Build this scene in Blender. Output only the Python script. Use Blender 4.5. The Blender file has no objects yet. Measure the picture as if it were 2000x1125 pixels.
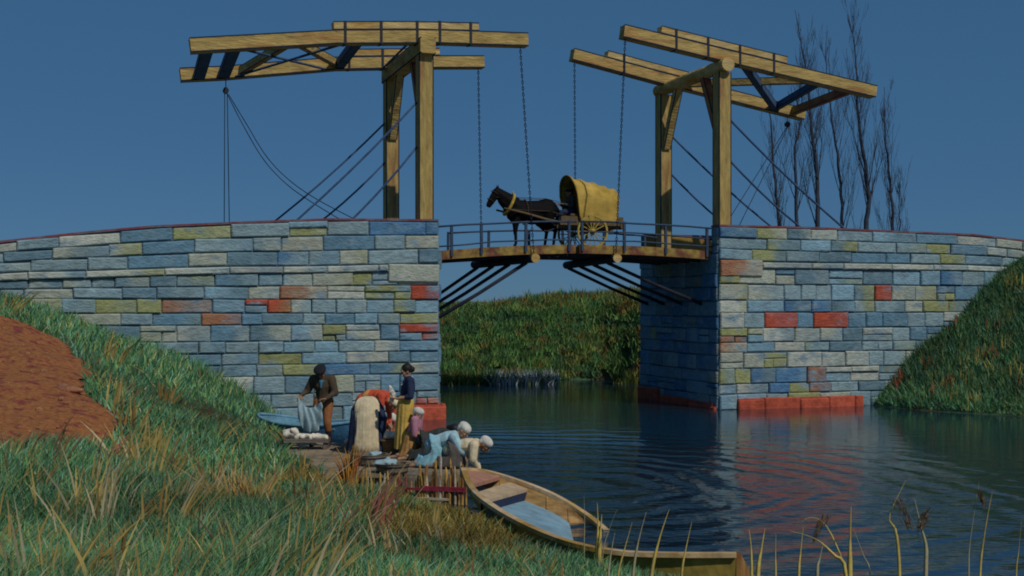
import bpy, math, random
import numpy as np
from mathutils import Vector, Matrix, noise

random.seed(7); rng = np.random.default_rng(11)
R = math.radians
S = bpy.context.scene
COL = S.collection

# ------------------------------------------------------------------ camera, light, exposure
EYE = 3.0; F = 2357.0
cam = bpy.data.cameras.new('camera'); camo = bpy.data.objects.new('camera', cam); COL.objects.link(camo)
camo.location = (0, 0, EYE); camo.rotation_euler = (R(90), 0, 0)
cam.lens = 36 * F / 2000; cam.sensor_width = 36; cam.shift_y = 37.5 / 2000
cam.clip_start = .1; cam.clip_end = 3000
S.camera = camo
S.cycles.filter_width = 1.9
S.view_settings.view_transform = 'Standard'; S.view_settings.look = 'None'
S.view_settings.exposure = -0.9; S.view_settings.gamma = 1

SUN_AZ = R(40)            # to the right of straight behind the camera
SUN_EL = R(47)
sd = Vector((math.sin(SUN_AZ) * math.cos(SUN_EL), -math.cos(SUN_AZ) * math.cos(SUN_EL), math.sin(SUN_EL)))
sun = bpy.data.lights.new('sun', 'SUN'); suno = bpy.data.objects.new('sun', sun); COL.objects.link(suno)
sun.energy = 3.9; sun.angle = R(.5); sun.color = (1, .95, .85)
suno.rotation_euler = sd.to_track_quat('Z', 'Y').to_euler()
W = bpy.data.worlds.new('World'); S.world = W; W.use_nodes = True
wn, wl = W.node_tree.nodes, W.node_tree.links
sky = wn.new('ShaderNodeTexSky'); sky.sky_type = 'NISHITA'; sky.sun_disc = False
sky.sun_elevation = SUN_EL; sky.sun_rotation = math.atan2(sd.x, sd.y)
sky.altitude = 1500; sky.air_density = 1.0; sky.dust_density = .2; sky.ozone_density = 4.0
mul = wn.new('ShaderNodeMix'); mul.data_type = 'RGBA'; mul.blend_type = 'MULTIPLY'; mul.inputs[0].default_value = 1
mul.inputs[7].default_value = (.46, .66, .95, 1)
flat = wn.new('ShaderNodeMix'); flat.data_type = 'RGBA'; flat.inputs[0].default_value = .74; flat.inputs[7].default_value = (.58, 1.74, 3.2, 1)   # constant blue mixed over the sky texture to flatten its gradient
wl.new(sky.outputs[0], mul.inputs[6]); wl.new(mul.outputs[2], flat.inputs[6]); wl.new(flat.outputs[2], wn['Background'].inputs[0])
wn['Background'].inputs[1].default_value = .118

# ------------------------------------------------------------------ frames of reference
O = Vector((6.2, 35.7, 0)); U = Vector((.944, .329, 0)).normalized(); V = Vector((-U.y, U.x, 0))
def ray(px, py): return Vector(((px - 1000) / F, 1, (600 - py) / F))
def atd(px, py, d): return Vector((0, 0, EYE)) + ray(px, py) * d
def onv(px, py, v):
    r = ray(px, py); E = Vector((0, 0, EYE))
    t = (v - (E - O).dot(V)) / r.dot(V); return E + r * t
def onz(px, py, z):
    r = ray(px, py); return Vector((0, 0, EYE)) + r * ((z - EYE) / r.z)
def B(u, v, z): return O + U * u + V * v + Vector((0, 0, z))
def uu(p): return (p - O).dot(U)
def vv(p): return (p - O).dot(V)
def lerp(a, b, t): return a + (b - a) * t
def interp(x, pts): return float(np.interp(x, [p[0] for p in pts], [p[1] for p in pts]))
def sstep(a, b, x): t = np.clip((x - a) / (b - a), 0, 1); return t * t * (3 - 2 * t)

# ------------------------------------------------------------------ materials
def srgb(r, g, b): return tuple(((c / 255) / 12.92 if c / 255 <= .04045 else ((c / 255 + .055) / 1.055) ** 2.4) for c in (r, g, b))
def mat(name, c=(.5, .5, .5), rough=.8, var=.25, scale=6, c2=None, c2w=.5, bump=.3, bscale=None, attr=False, stretch=(1, 1, 1), trans=0, spec=.3, hue=0.0, space='Object'):
    m = bpy.data.materials.new(name); m.use_nodes = True
    n, l = m.node_tree.nodes, m.node_tree.links; b = n['Principled BSDF']
    b.inputs['Roughness'].default_value = rough; b.inputs['Specular IOR Level'].default_value = spec
    tc = n.new('ShaderNodeTexCoord'); mp = n.new('ShaderNodeMapping'); mp.inputs['Scale'].default_value = stretch
    l.new(tc.outputs[space], mp.inputs[0])
    if attr:
        src = n.new('ShaderNodeAttribute'); src.attribute_name = 'col'; base = src.outputs['Color']
    else:
        src = n.new('ShaderNodeRGB'); src.outputs[0].default_value = (*c, 1); base = src.outputs[0]
    if c2:
        nz2 = n.new('ShaderNodeTexNoise'); nz2.inputs['Scale'].default_value = scale * .35; nz2.inputs['Detail'].default_value = 5
        l.new(mp.outputs[0], nz2.inputs['Vector'])
        rp = n.new('ShaderNodeValToRGB'); rp.color_ramp.elements[0].position = c2w - .06; rp.color_ramp.elements[1].position = c2w + .1
        l.new(nz2.outputs[0], rp.inputs[0])
        mx = n.new('ShaderNodeMix'); mx.data_type = 'RGBA'; mx.inputs[7].default_value = (*c2, 1)
        l.new(rp.outputs[0], mx.inputs[0]); l.new(base, mx.inputs[6]); base = mx.outputs[2]
    nz = n.new('ShaderNodeTexNoise'); nz.inputs['Scale'].default_value = scale; nz.inputs['Detail'].default_value = 6; nz.inputs['Roughness'].default_value = .65
    l.new(mp.outputs[0], nz.inputs['Vector'])
    mr = n.new('ShaderNodeMapRange'); mr.inputs[1].default_value = .3; mr.inputs[2].default_value = .7
    mr.inputs[3].default_value = 1 - var; mr.inputs[4].default_value = 1 + var
    l.new(nz.outputs[0], mr.inputs[0])
    mm = n.new('ShaderNodeVectorMath'); mm.operation = 'SCALE'; l.new(base, mm.inputs[0]); l.new(mr.outputs[0], mm.inputs['Scale'])
    l.new(mm.outputs[0], b.inputs['Base Color'])
    if bump:
        nb = n.new('ShaderNodeTexNoise'); nb.inputs['Scale'].default_value = bscale or scale * 3; nb.inputs['Detail'].default_value = 5
        l.new(mp.outputs[0], nb.inputs['Vector'])
        bp = n.new('ShaderNodeBump'); bp.inputs['Strength'].default_value = bump; bp.inputs['Distance'].default_value = .03
        l.new(nb.outputs[0], bp.inputs['Height']); l.new(bp.outputs[0], b.inputs['Normal'])
    if trans:
        out = n['Material Output']; t = n.new('ShaderNodeBsdfTranslucent'); ms = n.new('ShaderNodeMixShader'); ms.inputs[0].default_value = trans
        l.new(mm.outputs[0], t.inputs[0]); l.new(b.outputs[0], ms.inputs[1]); l.new(t.outputs[0], ms.inputs[2]); l.new(ms.outputs[0], out.inputs[0])
    return m

M = {}
M['stone'] = mat('painted_stone', attr=True, rough=.95, var=.26, scale=5, bump=1, bscale=10, c2=(.20, .29, .35), c2w=.60, stretch=(1, 1, 2.2))
M['redstone_paint'] = mat('red_painted_stone', attr=True, rough=.9, var=.35, scale=4, bump=.9, bscale=10)
M['mortar'] = mat('mortar', (.09, .14, .19), .95, .3, 8)
M['coping'] = mat('coping_red', (.20, .06, .07), .9, .3, 5, c2=(.16, .13, .16))
M['wood'] = mat('ochre_wood', (.46, .32, .11), .85, .38, 5, c2=(.40, .19, .06), c2w=.58, stretch=(.3, .6, 1.6), bump=.9, bscale=14)
M['woodpost'] = mat('ochre_post_wood', (.42, .30, .10), .85, .38, 5, c2=(.34, .18, .07), c2w=.56, stretch=(1.8, 1.8, .3), bump=.9, bscale=14)
M['woodpale'] = mat('pale_wood', (.55, .40, .17), .85, .35, 5, c2=(.44, .25, .06), c2w=.5, stretch=(.3, .6, 1.6), bump=.8, bscale=12)
M['woodred'] = mat('red_stained_wood', (.30, .09, .05), .8, .35, 3, c2=(.36, .2, .05), c2w=.5)
M['edge'] = mat('dark_painted_edge', (.012, .02, .045), .85, .3, 4)
M['darkwood'] = mat('dark_wood', (.02, .022, .035), .9, .4, 4)
M['bluewood'] = mat('blue_wood', (.045, .085, .17), .85, .35, 4)
M['iron'] = mat('iron', (.018, .022, .035), .6, .3, 10, bump=.1)
M['rail'] = mat('rail_blue', (.035, .06, .11), .7, .3, 6, bump=.1)
M['deck'] = mat('deck_side', (.30, .20, .05), .85, .4, 6, c2=(.16, .06, .035), c2w=.50, bump=.5, bscale=10)

# ------------------------------------------------------------------ mesh builder
class MB:
    def __init__(s): s.v = []; s.f = []; s.m = []; s.c = []
    def add(s, vs, fs, m=0, c=None):
        o = len(s.v); s.v += [tuple(v) for v in vs]; s.f += [tuple(i + o for i in f) for f in fs]; s.m += [m] * len(fs)
        s.c += [c or (1, 1, 1)] * len(vs); return s
    def box(s, c, ax, ay, az, m=0, col=None):   # half-extent vectors
        c = Vector(c); vs = [c + ax * i + ay * j + az * k for i in (-1, 1) for j in (-1, 1) for k in (-1, 1)]
        return s.add(vs, [(0, 1, 3, 2), (4, 6, 7, 5), (0, 4, 5, 1), (2, 3, 7, 6), (0, 2, 6, 4), (1, 5, 7, 3)], m, col)
    def beam(s, a, b, w, h, m=0, up=Vector((0, 0, 1)), col=None):
        a, b = Vector(a), Vector(b); d = (b - a); L = d.length; d.normalize()
        x = d.cross(up); 
        if x.length < 1e-4: x = d.cross(Vector((0, 1, 0)))
        x.normalize(); y = x.cross(d)
        return s.box((a + b) / 2, d * L / 2, x * w / 2, y * h / 2, m, col)
    def tube(s, pts, rad, n=8, m=0, cap=True, col=None):
        pts = [Vector(p) for p in pts]
        if not hasattr(rad, '__len__'): rad = [rad] * len(pts)
        vs = []; px_ = None
        for i, p in enumerate(pts):
            d = (pts[min(i + 1, len(pts) - 1)] - pts[max(i - 1, 0)]).normalized()
            if px_ is None:
                r = Vector((0, 0, 1)) if abs(d.z) < .9 else Vector((1, 0, 0)); px_ = d.cross(r).normalized()
            px_ = (px_ - d * px_.dot(d)).normalized(); q = d.cross(px_)
            for k in range(n):
                a = 2 * math.pi * k / n; vs.append(p + (px_ * math.cos(a) + q * math.sin(a)) * rad[i])
        fs = [(i * n + k, i * n + (k + 1) % n, (i + 1) * n + (k + 1) % n, (i + 1) * n + k) for i in range(len(pts) - 1) for k in range(n)]
        if cap: fs += [tuple(range(n))[::-1], tuple((len(pts) - 1) * n + k for k in range(n))]
        return s.add(vs, fs, m, col)
    def loft(s, rings, m=0, cap=(True, True), closed=True, col=None):
        n = len(rings[0]); vs = [p for r in rings for p in r]; fs = []
        for i in range(len(rings) - 1):
            for k in range(n if closed else n - 1):
                fs.append((i * n + k, i * n + (k + 1) % n, (i + 1) * n + (k + 1) % n, (i + 1) * n + k))
        if cap[0]: fs.append(tuple(range(n))[::-1])
        if cap[1]: fs.append(tuple((len(rings) - 1) * n + k for k in range(n)))
        return s.add(vs, fs, m, col)
    def ell(s, c, r, m=0, n=12, rot=None, col=None):
        c = Vector(c); vs = []; k2 = n // 2
        rot = rot or Matrix.Identity(3)
        vs.append(c + rot @ Vector((0, 0, r[2])))
        for i in range(1, k2):
            t = math.pi * i / k2
            for k in range(n):
                a = 2 * math.pi * k / n
                vs.append(c + rot @ Vector((r[0] * math.sin(t) * math.cos(a), r[1] * math.sin(t) * math.sin(a), r[2] * math.cos(t))))
        vs.append(c + rot @ Vector((0, 0, -r[2]))); e = len(vs) - 1; fs = []
        for k in range(n): fs.append((0, 1 + k, 1 + (k + 1) % n)); fs.append((e, e - n + (k + 1) % n, e - n + k))
        for i in range(k2 - 2):
            for k in range(n):
                a = 1 + i * n; fs.append((a + k, a + n + k, a + n + (k + 1) % n, a + (k + 1) % n))
        return s.add(vs, fs, m, col)
    def cap_(s, a, ra, b, rb, n=10):
        a, b = Vector(a), Vector(b); d = b - a; L = d.length; d.normalize()
        pts = []; rr = []
        for t in (90, 60, 30): pts.append(a - d * ra * math.sin(R(t - .5))); rr.append(max(ra * math.cos(R(t)), ra * .05))
        pts += [a, b]; rr += [ra, rb]
        for t in (30, 60, 90): pts.append(b + d * rb * math.sin(R(t - .5))); rr.append(max(rb * math.cos(R(t)), rb * .05))
        return s.tube(pts, rr, n)
    def wood(s, a, b, w, h, m=0, em=1, t=.022, up=Vector((0, 0, 1)), edges=(1, 1, 1, 1)):
        """squared timber with the dark painted lines along its arrises"""
        a, b = Vector(a), Vector(b); s.beam(a, b, w, h, m, up)
        d = (b - a).normalized(); x = d.cross(up)
        if x.length < 1e-4: x = d.cross(Vector((0, 1, 0)))
        x.normalize(); y = x.cross(d); e = .003
        for k, (i, j) in enumerate(((-1, -1), (1, -1), (-1, 1), (1, 1))):
            if not edges[k]: continue
            o = x * i * (w / 2 - t / 2 + e) + y * j * (h / 2 - t / 2 + e)
            s.beam(a + o - d * .004, b + o + d * .004, t, t, em, up)
        return s
    def build(s, name, mats, parent=None, local=False, smooth=False, colors=False):
        me = bpy.data.meshes.new(name)
        off = Vector((0, 0, 0)) if (local or parent is None) else world_off(parent)
        me.from_pydata([(v[0] - off.x, v[1] - off.y, v[2] - off.z) for v in s.v], [], s.f)
        for m in (mats if isinstance(mats, (list, tuple)) else [mats]): me.materials.append(M[m] if isinstance(m, str) else m)
        me.polygons.foreach_set('material_index', s.m)
        if smooth: me.polygons.foreach_set('use_smooth', [True] * len(s.f))
        if colors:
            ca = me.color_attributes.new('col', 'FLOAT_COLOR', 'POINT')
            ca.data.foreach_set('color', np.array([(c[0], c[1], c[2], 1) for c in s.c], dtype=np.float32).ravel())
        o = bpy.data.objects.new(name, me); COL.objects.link(o)
        if parent is not None: o.parent = parent
        return o
def world_off(p):
    o = Vector(p.location)
    while p.parent: p = p.parent; o += Vector(p.location)
    return o
def tag(o, label=None, cat=None, group=None, kind=None):
    if label: o['label'] = label
    if cat: o['category'] = cat
    if group: o['group'] = group
    if kind: o['kind'] = kind
    return o
def thing(name, label, cat, loc=(0, 0, 0), rz=0, group=None):
    o = bpy.data.objects.new(name, None); COL.objects.link(o); o.location = loc; o.rotation_euler = (0, 0, rz)
    o.empty_display_size = .3
    return tag(o, label, cat, group)
def np_mesh(name, verts, faces, mats, mi=None, cols=None, smooth=False):
    """verts (n,3), faces (m,k) arrays"""
    me = bpy.data.meshes.new(name); k = faces.shape[1]
    me.vertices.add(len(verts)); me.vertices.foreach_set('co', verts.astype(np.float32).ravel())
    me.loops.add(faces.size); me.loops.foreach_set('vertex_index', faces.astype(np.int32).ravel())
    me.polygons.add(len(faces)); me.polygons.foreach_set('loop_start', np.arange(0, faces.size, k, dtype=np.int32))
    if smooth: me.polygons.foreach_set('use_smooth', np.ones(len(faces), bool))
    if mi is not None: me.polygons.foreach_set('material_index', mi.astype(np.int32))
    me.update(calc_edges=True)
    for m in mats: me.materials.append(M[m])
    if cols is not None:
        ca = me.color_attributes.new('col', 'FLOAT_COLOR', 'POINT')
        ca.data.foreach_set('color', np.hstack([cols, np.ones((len(cols), 1))]).astype(np.float32).ravel())
    o = bpy.data.objects.new(name, me); COL.objects.link(o); return o
def blob(name, prim, voxel, mats, parent, sm=3):
    """one continuous surface grown over overlapping tapered capsules and ellipsoids"""
    o = prim.build(name + '_src', mats, None, local=True)
    r = o.modifiers.new('r', 'REMESH'); r.mode = 'VOXEL'; r.voxel_size = voxel
    if sm:
        q = o.modifiers.new('s', 'SMOOTH'); q.iterations = sm; q.factor = .5
    dg = bpy.context.evaluated_depsgraph_get(); ev = o.evaluated_get(dg)
    me = bpy.data.meshes.new_from_object(ev); me.name = name
    me.polygons.foreach_set('use_smooth', [True] * len(me.polygons))
    if not me.materials: me.materials.append(M[mats] if isinstance(mats, str) else mats)
    src = o.data; bpy.data.objects.remove(o); bpy.data.meshes.remove(src)
    n = bpy.data.objects.new(name, me); COL.objects.link(n); n.parent = parent
    return n

# ------------------------------------------------------------------ key bridge positions
V0 = -.30                       # front face of both abutment walls
VB = 5.0                        # back face
UL = uu(onv(856, 600, V0)); UR = uu(onv(1404, 600, V0))
top_L = [(uu(onv(x, y, V0)), onv(x, y, V0).z) for x, y in ((-350, 520), (0, 473), (175, 454), (300, 443), (480, 435), (640, 429), (856, 431))]
str_L = [(uu(onv(x, y, V0)), onv(x, y, V0).z) for x, y in ((-350, 570), (0, 541), (230, 536), (400, 529), (600, 528), (760, 524), (856, 522))]
top_R = [(uu(onv(x, y, V0)), onv(x, y, V0).z) for x, y in ((1404, 441), (1600, 446), (1750, 453), (1900, 459), (2000, 471), (2300, 520))]
str_R = [(uu(onv(x, y, V0)), onv(x, y, V0).z) for x, y in ((1404, 515), (1485, 519), (1940, 525), (2300, 560))]
UL0 = top_L[0][0]; UR1 = top_R[-1][0]

# ------------------------------------------------------------------ terrain
def tps(pts):
    P = np.array([p[:2] for p in pts], float); z = np.array([p[2] for p in pts], float); n = len(P)
    d = np.linalg.norm(P[:, None] - P[None], axis=2); K = np.where(d > 0, d * d * np.log(d + 1e-12), 0) + np.eye(n) * .15
    A = np.zeros((n + 3, n + 3)); A[:n, :n] = K; A[:n, n] = 1; A[:n, n + 1:] = P; A[n, :n] = 1; A[n + 1:, :n] = P.T
    w = np.linalg.solve(A, np.concatenate([z, [0, 0, 0]]))
    def f(x, y):
        r = np.sqrt((x[..., None] - P[:, 0]) ** 2 + (y[..., None] - P[:, 1]) ** 2)
        return (np.where(r > 0, r * r * np.log(r + 1e-12), 0) * w[:n]).sum(-1) + w[n] + w[n + 1] * x + w[n + 2] * y
    return f
G = .14
near = []
for px, py, d in ((0, 572, 28.3), (130, 612, 28.9), (230, 655, 29.3), (330, 690, 29.6), (400, 715, 29.7), (450, 750, 29.6), (520, 805, 29.2), (565, 838, 26.5),
                  (100, 640, 25), (150, 700, 21.5), (180, 780, 18.5), (100, 850, 16), (0, 700, 20.5), (0, 850, 15), (300, 800, 22.5), (300, 900, 16),
                  (200, 950, 12.5), (0, 1000, 10), (300, 1103, 7.4), (600, 1103, 7.6), (900, 1103, 9), (450, 900, 18), (540, 870, 22), (600, 950, 15.5),
                  (800, 1040, 11.8), (950, 1080, 11), (-300, 800, 16), (-400, 580, 26), (50, 1120, 6.5)):
    p = atd(px, py, d); near.append((p.x, p.y, p.z - G))
for px, py, d in ((950, 1040, 13.9), (1050, 1085, 12.3), (900, 1000, 15.7), (985, 1020, 14.6), (850, 980, 17)):
    p = atd(px, py, d); near.append((p.x, p.y, p.z - .08))
near += [(-2.2, 21.5, .1), (-3.2, 22.5, .2), (-1.3, 20, .1), (-2.5, 19.3, .15), (-1.8, 18.3, .12), (-.9, 17.6, 0), (-4.2, 24.3, .1), (-2.9, 24.6, -.35),
         (-.2, 17, -.2), (.5, 15.2, -.15), (1.2, 14.0, -.2), (2.4, 12.5, -.15), (4, 11.3, -.2), (7, 10, -.2), (11, 9, -.2),
         (1.5, 11, .42), (2.6, 10.3, .35), (4, 9.3, .35), (3, 6, .95), (0, 5, 1.35), (0, 0, 1.4), (-5, 2, 1.5), (6, 3, 1.2), (8, 7, .4), (-15, 5, 2), (-20, 15, 3), (-22, 28, 3.4),
         (1, 22, -1), (-.3, 26, -1), (-1, 30, -1), (3, 17, -1), (6, 14, -1), (12, 12, -1), (8, 30, -1.2), (20, 15, -1), (20, 24, -1), (-4.8, 30.6, -.6), (-3, 29, -.8), (-2.2, 26, -.9), (-5, 28, -.5), (2, 34, -1.2), (14, 26, -1.2)]
f_near = tps(near)
right = [(10.9, 37.3, -.02), (12.2, 37.6, 1.35), (14.0, 38.2, 2.6), (15.6, 38.7, 4.15), (16.8, 39.2, 4.6), (20, 40, 4.9), (26, 42, 5), (11.6, 35.7, .02), (13.3, 33.6, .0), (15.2, 32.4, .05), (18, 31.2, .05),
         (22, 30, 0), (14.0, 35.6, 1.3), (16, 35.6, 2.6), (19, 35, 3.1), (24, 35, 3.6), (10, 36.4, -.7), (10, 33, -1), (13, 31, -1), (17, 29, -1), (22, 27, -1), (6, 34, -1.2), (30, 28, 0), (30, 25, -1)]
f_right = tps(right)
def fbm(x, y, s, seed=0):
    out = np.zeros(np.shape(x)); a = 1.0
    g = np.random.default_rng(seed)
    for o in range(4):
        for _ in range(3):
            th, ph = g.uniform(0, 6.28, 2); k = s * 2 ** o * g.uniform(.8, 1.25)
            out += a * np.sin((x * math.cos(th) + y * math.sin(th)) * k + ph) / 3
        a *= .5
    return out
def H(x, y):
    x = np.asarray(x, float); y = np.asarray(y, float)
    u = (x - O.x) * U.x + (y - O.y) * U.y; v = (x - O.x) * V.x + (y - O.y) * V.y
    n = np.clip(f_near(x, y), -1.3, 3.6); n = np.where((x > -1.5) & (y > 24), -1.2, n); n = np.where(x > 14, np.minimum(n, .8 - (x - 14) * .02), n)
    n = np.where(v > -.1, -1.2, n)
    r = np.clip(f_right(x, y), -1.3, 5.2); r = np.where((x < 9) | (y < 22) | (v > .3), -1.3, r)
    fb = 4.62 * sstep(0, 9, y - (46.3 + .5 * np.sin(x * .35))) * (1 - .24 * sstep(6, -10, x)) - 1.3
    fb = np.where(y > 58, np.minimum(fb, np.maximum(3.0 - (y - 58) * .05, 1.0)), fb)
    lb = -1.3 + 3.7 * sstep(UL + .6, UL - 2.5, u) * (v > 4); rb = -1.3 + 4.6 * sstep(UR + 2, UR + 5, u) * (v > 4)
    back = np.where(v > 4, np.maximum(np.maximum(fb, lb), rb), -1.3)
    z = np.maximum(np.maximum(n, r), back)
    return z + fbm(x, y, 1.6, 3) * .045 * sstep(-.5, .3, z) + fbm(x, y, .9, 5) * .06 * (v > 5) * sstep(0, 1, z)
def h1(x, y): return float(H(np.array([x]), np.array([y]))[0])
def hit(px, py):
    r = ray(px, py); d = np.arange(5, 45, .05)
    z = H(r.x * d, d); rz = EYE + r.z * d; i = int(np.argmax(rz < z)); return atd(px, py, d[i])
def axis(parts):
    a = [np.arange(s, e, st) for s, e, st in parts] + [np.array([parts[-1][1]])]; return np.concatenate(a)
gx = axis([(-900, -100, 100), (-100, -30, 7), (-30, -14, 1), (-14, 18, .22), (18, 30, 1), (30, 100, 7), (100, 900, 100)])
gy = axis([(-100, -5, 12), (-5, 4, 1), (4, 26, .22), (26, 60, .35), (60, 100, 4), (100, 1500, 100)])
X, Y = np.meshgrid(gx, gy); Z = H(X, Y)
Z = np.where(np.hypot(X, Y) > 110, np.minimum(Z, 1.0), Z)
nx, ny = len(gx), len(gy)
vs = np.stack([X.ravel(), Y.ravel(), Z.ravel()], 1)
i = np.arange(nx * ny).reshape(ny, nx); fc = np.stack([i[:-1, :-1], i[:-1, 1:], i[1:, 1:], i[1:, :-1]], -1).reshape(-1, 4)
M['ground'] = mat('grassy_soil', (.045, .085, .04), .95, .5, 1.5, c2=(.09, .055, .02), c2w=.6, bump=.8, bscale=8)
tag(np_mesh('ground', vs, fc, ['ground'], smooth=True), kind='structure')

# dirt slope
M['dirt'] = mat('red_earth', (.33, .125, .04), .95, .4, 15, c2=(.20, .04, .035), c2w=.56, bump=1, bscale=40, stretch=(1, .9, 1))
poly_px = [(-200, 560), (0, 618), (60, 640), (120, 668), (165, 695), (182, 735), (200, 765), (190, 800), (212, 835), (205, 868), (120, 885), (0, 900), (-300, 900)]
poly = [hit(a, b).xy if a > -100 else atd(a, b, 24 if b < 700 else 15).xy for a, b in poly_px]
def inside(x, y, P):
    c = np.zeros(np.shape(x), bool); n = len(P)
    for k in range(n):
        x1, y1 = P[k]; x2, y2 = P[(k + 1) % n]
        cond = ((y1 > y) != (y2 > y)) & (x < (x2 - x1) * (y - y1) / ((y2 - y1) or 1e-9) + x1); c ^= cond
    return c
dx = np.arange(-16, -3, .06); dy = np.arange(12, 30, .06); DX, DY = np.meshgrid(dx, dy)
wob = fbm(DX, DY, 1.4, 8) * .22 + fbm(DX, DY, 3, 9) * .14 + fbm(DX, DY, 14, 10) * .05
msk = inside(DX + wob, DY + wob, poly)
DZ = H(DX, DY) + .03 + fbm(DX, DY, 5, 12) * .02 + fbm(DX, DY, 17, 13) * .008 + np.maximum(fbm(DX, DY, 2, 22), 0) * .04
idx = -np.ones(DX.shape, int); cell = msk[:-1, :-1] & msk[1:, :-1] & msk[:-1, 1:] & msk[1:, 1:]
used = np.zeros(DX.shape, bool)
for a, b in ((0, 0), (1, 0), (0, 1), (1, 1)): used[a:a + cell.shape[0], b:b + cell.shape[1]] |= cell
idx[used] = np.arange(used.sum())
cf = np.argwhere(cell)
fc = np.array([[idx[a, b], idx[a, b + 1], idx[a + 1, b + 1], idx[a + 1, b]] for a, b in cf])
tag(np_mesh('dirt_path', np.stack([DX[used], DY[used], DZ[used]], 1), fc, ['dirt'], smooth=True), kind='structure')

# water
m = bpy.data.materials.new('canal_water'); m.use_nodes = True; M['water'] = m
n, l = m.node_tree.nodes, m.node_tree.links; b = n['Principled BSDF']
b.inputs['Base Color'].default_value = (.006, .026, .044, 1); b.inputs['Roughness'].default_value = .06; b.inputs['IOR'].default_value = 2.0
tc = n.new('ShaderNodeTexCoord')
def vmath(op, a, c=None):
    q = n.new('ShaderNodeVectorMath'); q.operation = op; l.new(a, q.inputs[0])
    if c is not None: q.inputs[1].default_value = c
    return q
def fmath(op, a, c=None, clamp=False):
    q = n.new('ShaderNodeMath'); q.operation = op; q.use_clamp = clamp
    for k, t in enumerate((a, c)):
        if t is None: continue
        if isinstance(t, (int, float)): q.inputs[k].default_value = t
        else: l.new(t, q.inputs[k])
    return q.outputs[0]
nzw = n.new('ShaderNodeTexNoise'); nzw.inputs['Scale'].default_value = .7; nzw.inputs['Detail'].default_value = 3
l.new(tc.outputs['Object'], nzw.inputs['Vector'])
def rings(cx, cy, k, fall, amp, wob=1.6):
    s_ = vmath('SUBTRACT', tc.outputs['Object'], (cx, cy, 0)); ln = n.new('ShaderNodeVectorMath'); ln.operation = 'LENGTH'; l.new(s_.outputs[0], ln.inputs[0])
    r_ = fmath('ADD', ln.outputs['Value'], fmath('MULTIPLY', nzw.outputs[0], wob))
    w_ = fmath('SINE', fmath('MULTIPLY', r_, k))
    f_ = fmath('MULTIPLY', fmath('SUBTRACT', 1.0, fmath('DIVIDE', ln.outputs['Value'], fall), True), amp)
    return fmath('MULTIPLY', w_, fmath('MULTIPLY', f_, fmath('SUBTRACT', 1.0, fmath('DIVIDE', ln.outputs['Value'], fall), True)))
hs = rings(.5, 20.2, 7.6, 11.5, 8.5, 1.6)
hs = fmath('ADD', hs, rings(-.3, 18.9, 10, 8, 2.5, 1.5))
for sc, st, amp in ((.8, (1.1, 3.2, 1), .6), (3.5, (1, 2.6, 1), .22), (9, (1, 1.8, 1), .09)):
    mp = n.new('ShaderNodeMapping'); mp.inputs['Scale'].default_value = st; l.new(tc.outputs['Object'], mp.inputs[0])
    q = n.new('ShaderNodeTexNoise'); q.inputs['Scale'].default_value = sc; q.inputs['Detail'].default_value = 2; l.new(mp.outputs[0], q.inputs['Vector'])
    hs = fmath('ADD', hs, fmath('MULTIPLY', q.outputs[0], amp * 2))
    if sc == 3.5:
        s_ = vmath('SUBTRACT', tc.outputs['Object'], (.2, 19.6, 0)); ln = n.new('ShaderNodeVectorMath'); ln.operation = 'LENGTH'; l.new(s_.outputs[0], ln.inputs[0])
        hs = fmath('ADD', hs, fmath('MULTIPLY', q.outputs[0], fmath('MULTIPLY', fmath('SUBTRACT', 1.0, fmath('DIVIDE', ln.outputs['Value'], 8.0), True), 8.0)))
bp = n.new('ShaderNodeBump'); bp.inputs['Strength'].default_value = .8; bp.inputs['Distance'].default_value = .0105
l.new(hs, bp.inputs['Height']); l.new(bp.outputs[0], b.inputs['Normal'])
g1 = np.array([[-150, -20, 0], [150, -20, 0], [150, 150, 0], [-150, 150, 0]], float)
tag(np_mesh('water', g1, np.array([[0, 1, 2, 3]]), ['water']), kind='structure')

# ------------------------------------------------------------------ stone abutments
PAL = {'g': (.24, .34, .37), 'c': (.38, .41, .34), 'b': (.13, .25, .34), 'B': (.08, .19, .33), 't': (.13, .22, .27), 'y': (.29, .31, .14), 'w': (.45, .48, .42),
       'r': (.44, .085, .045), 'o': (.34, .16, .09), 'l': (.21, .35, .43)}
SPOT_L = [(830, 578, 'r'), (826, 650, 'r'), (566, 575, 'o'), (475, 582, 'r'), (535, 606, 'r'), (395, 600, 'o'), (430, 628, 'o'), (835, 790, 'r'), (835, 815, 'r'), (800, 540, 'c'), (800, 468, 'c'), (720, 442, 'b'),
          (810, 440, 'B'), (580, 503, 'B'), (690, 503, 'c'), (820, 503, 't'), (700, 540, 'y'), (430, 452, 'y'), (220, 465, 't'), (150, 560, 'c'), (60, 560, 'c'), (130, 590, 'l'), (245, 560, 't'), (640, 650, 'y'),
          (720, 650, 'c'), (780, 650, 'b'), (815, 685, 'b'), (740, 685, 'w'), (800, 610, 'y'), (840, 610, 'l'), (690, 720, 'B'), (760, 720, 'b'), (835, 720, 'c'), (720, 755, 'g'), (660, 755, 'y'), (790, 755, 'b'),
          (650, 500, 'g'), (560, 470, 'c'), (620, 470, 'y'), (700, 470, 'b'), (400, 510, 'c'), (330, 470, 'b'), (160, 515, 'c'), (60, 510, 't'), (300, 510, 'b'), (560, 710, 'y'), (600, 655, 'l'), (520, 680, 'g'),
          (470, 640, 'b'), (310, 640, 'c'), (260, 600, 'y'), (370, 540, 'g'), (350, 560, 't'), (760, 578, 'y'), (660, 600, 'g'), (480, 555, 'b'), (560, 545, 'l'), (30, 495, 'y'), (640, 560, 'c'), (70, 480, 'g')]
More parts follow.
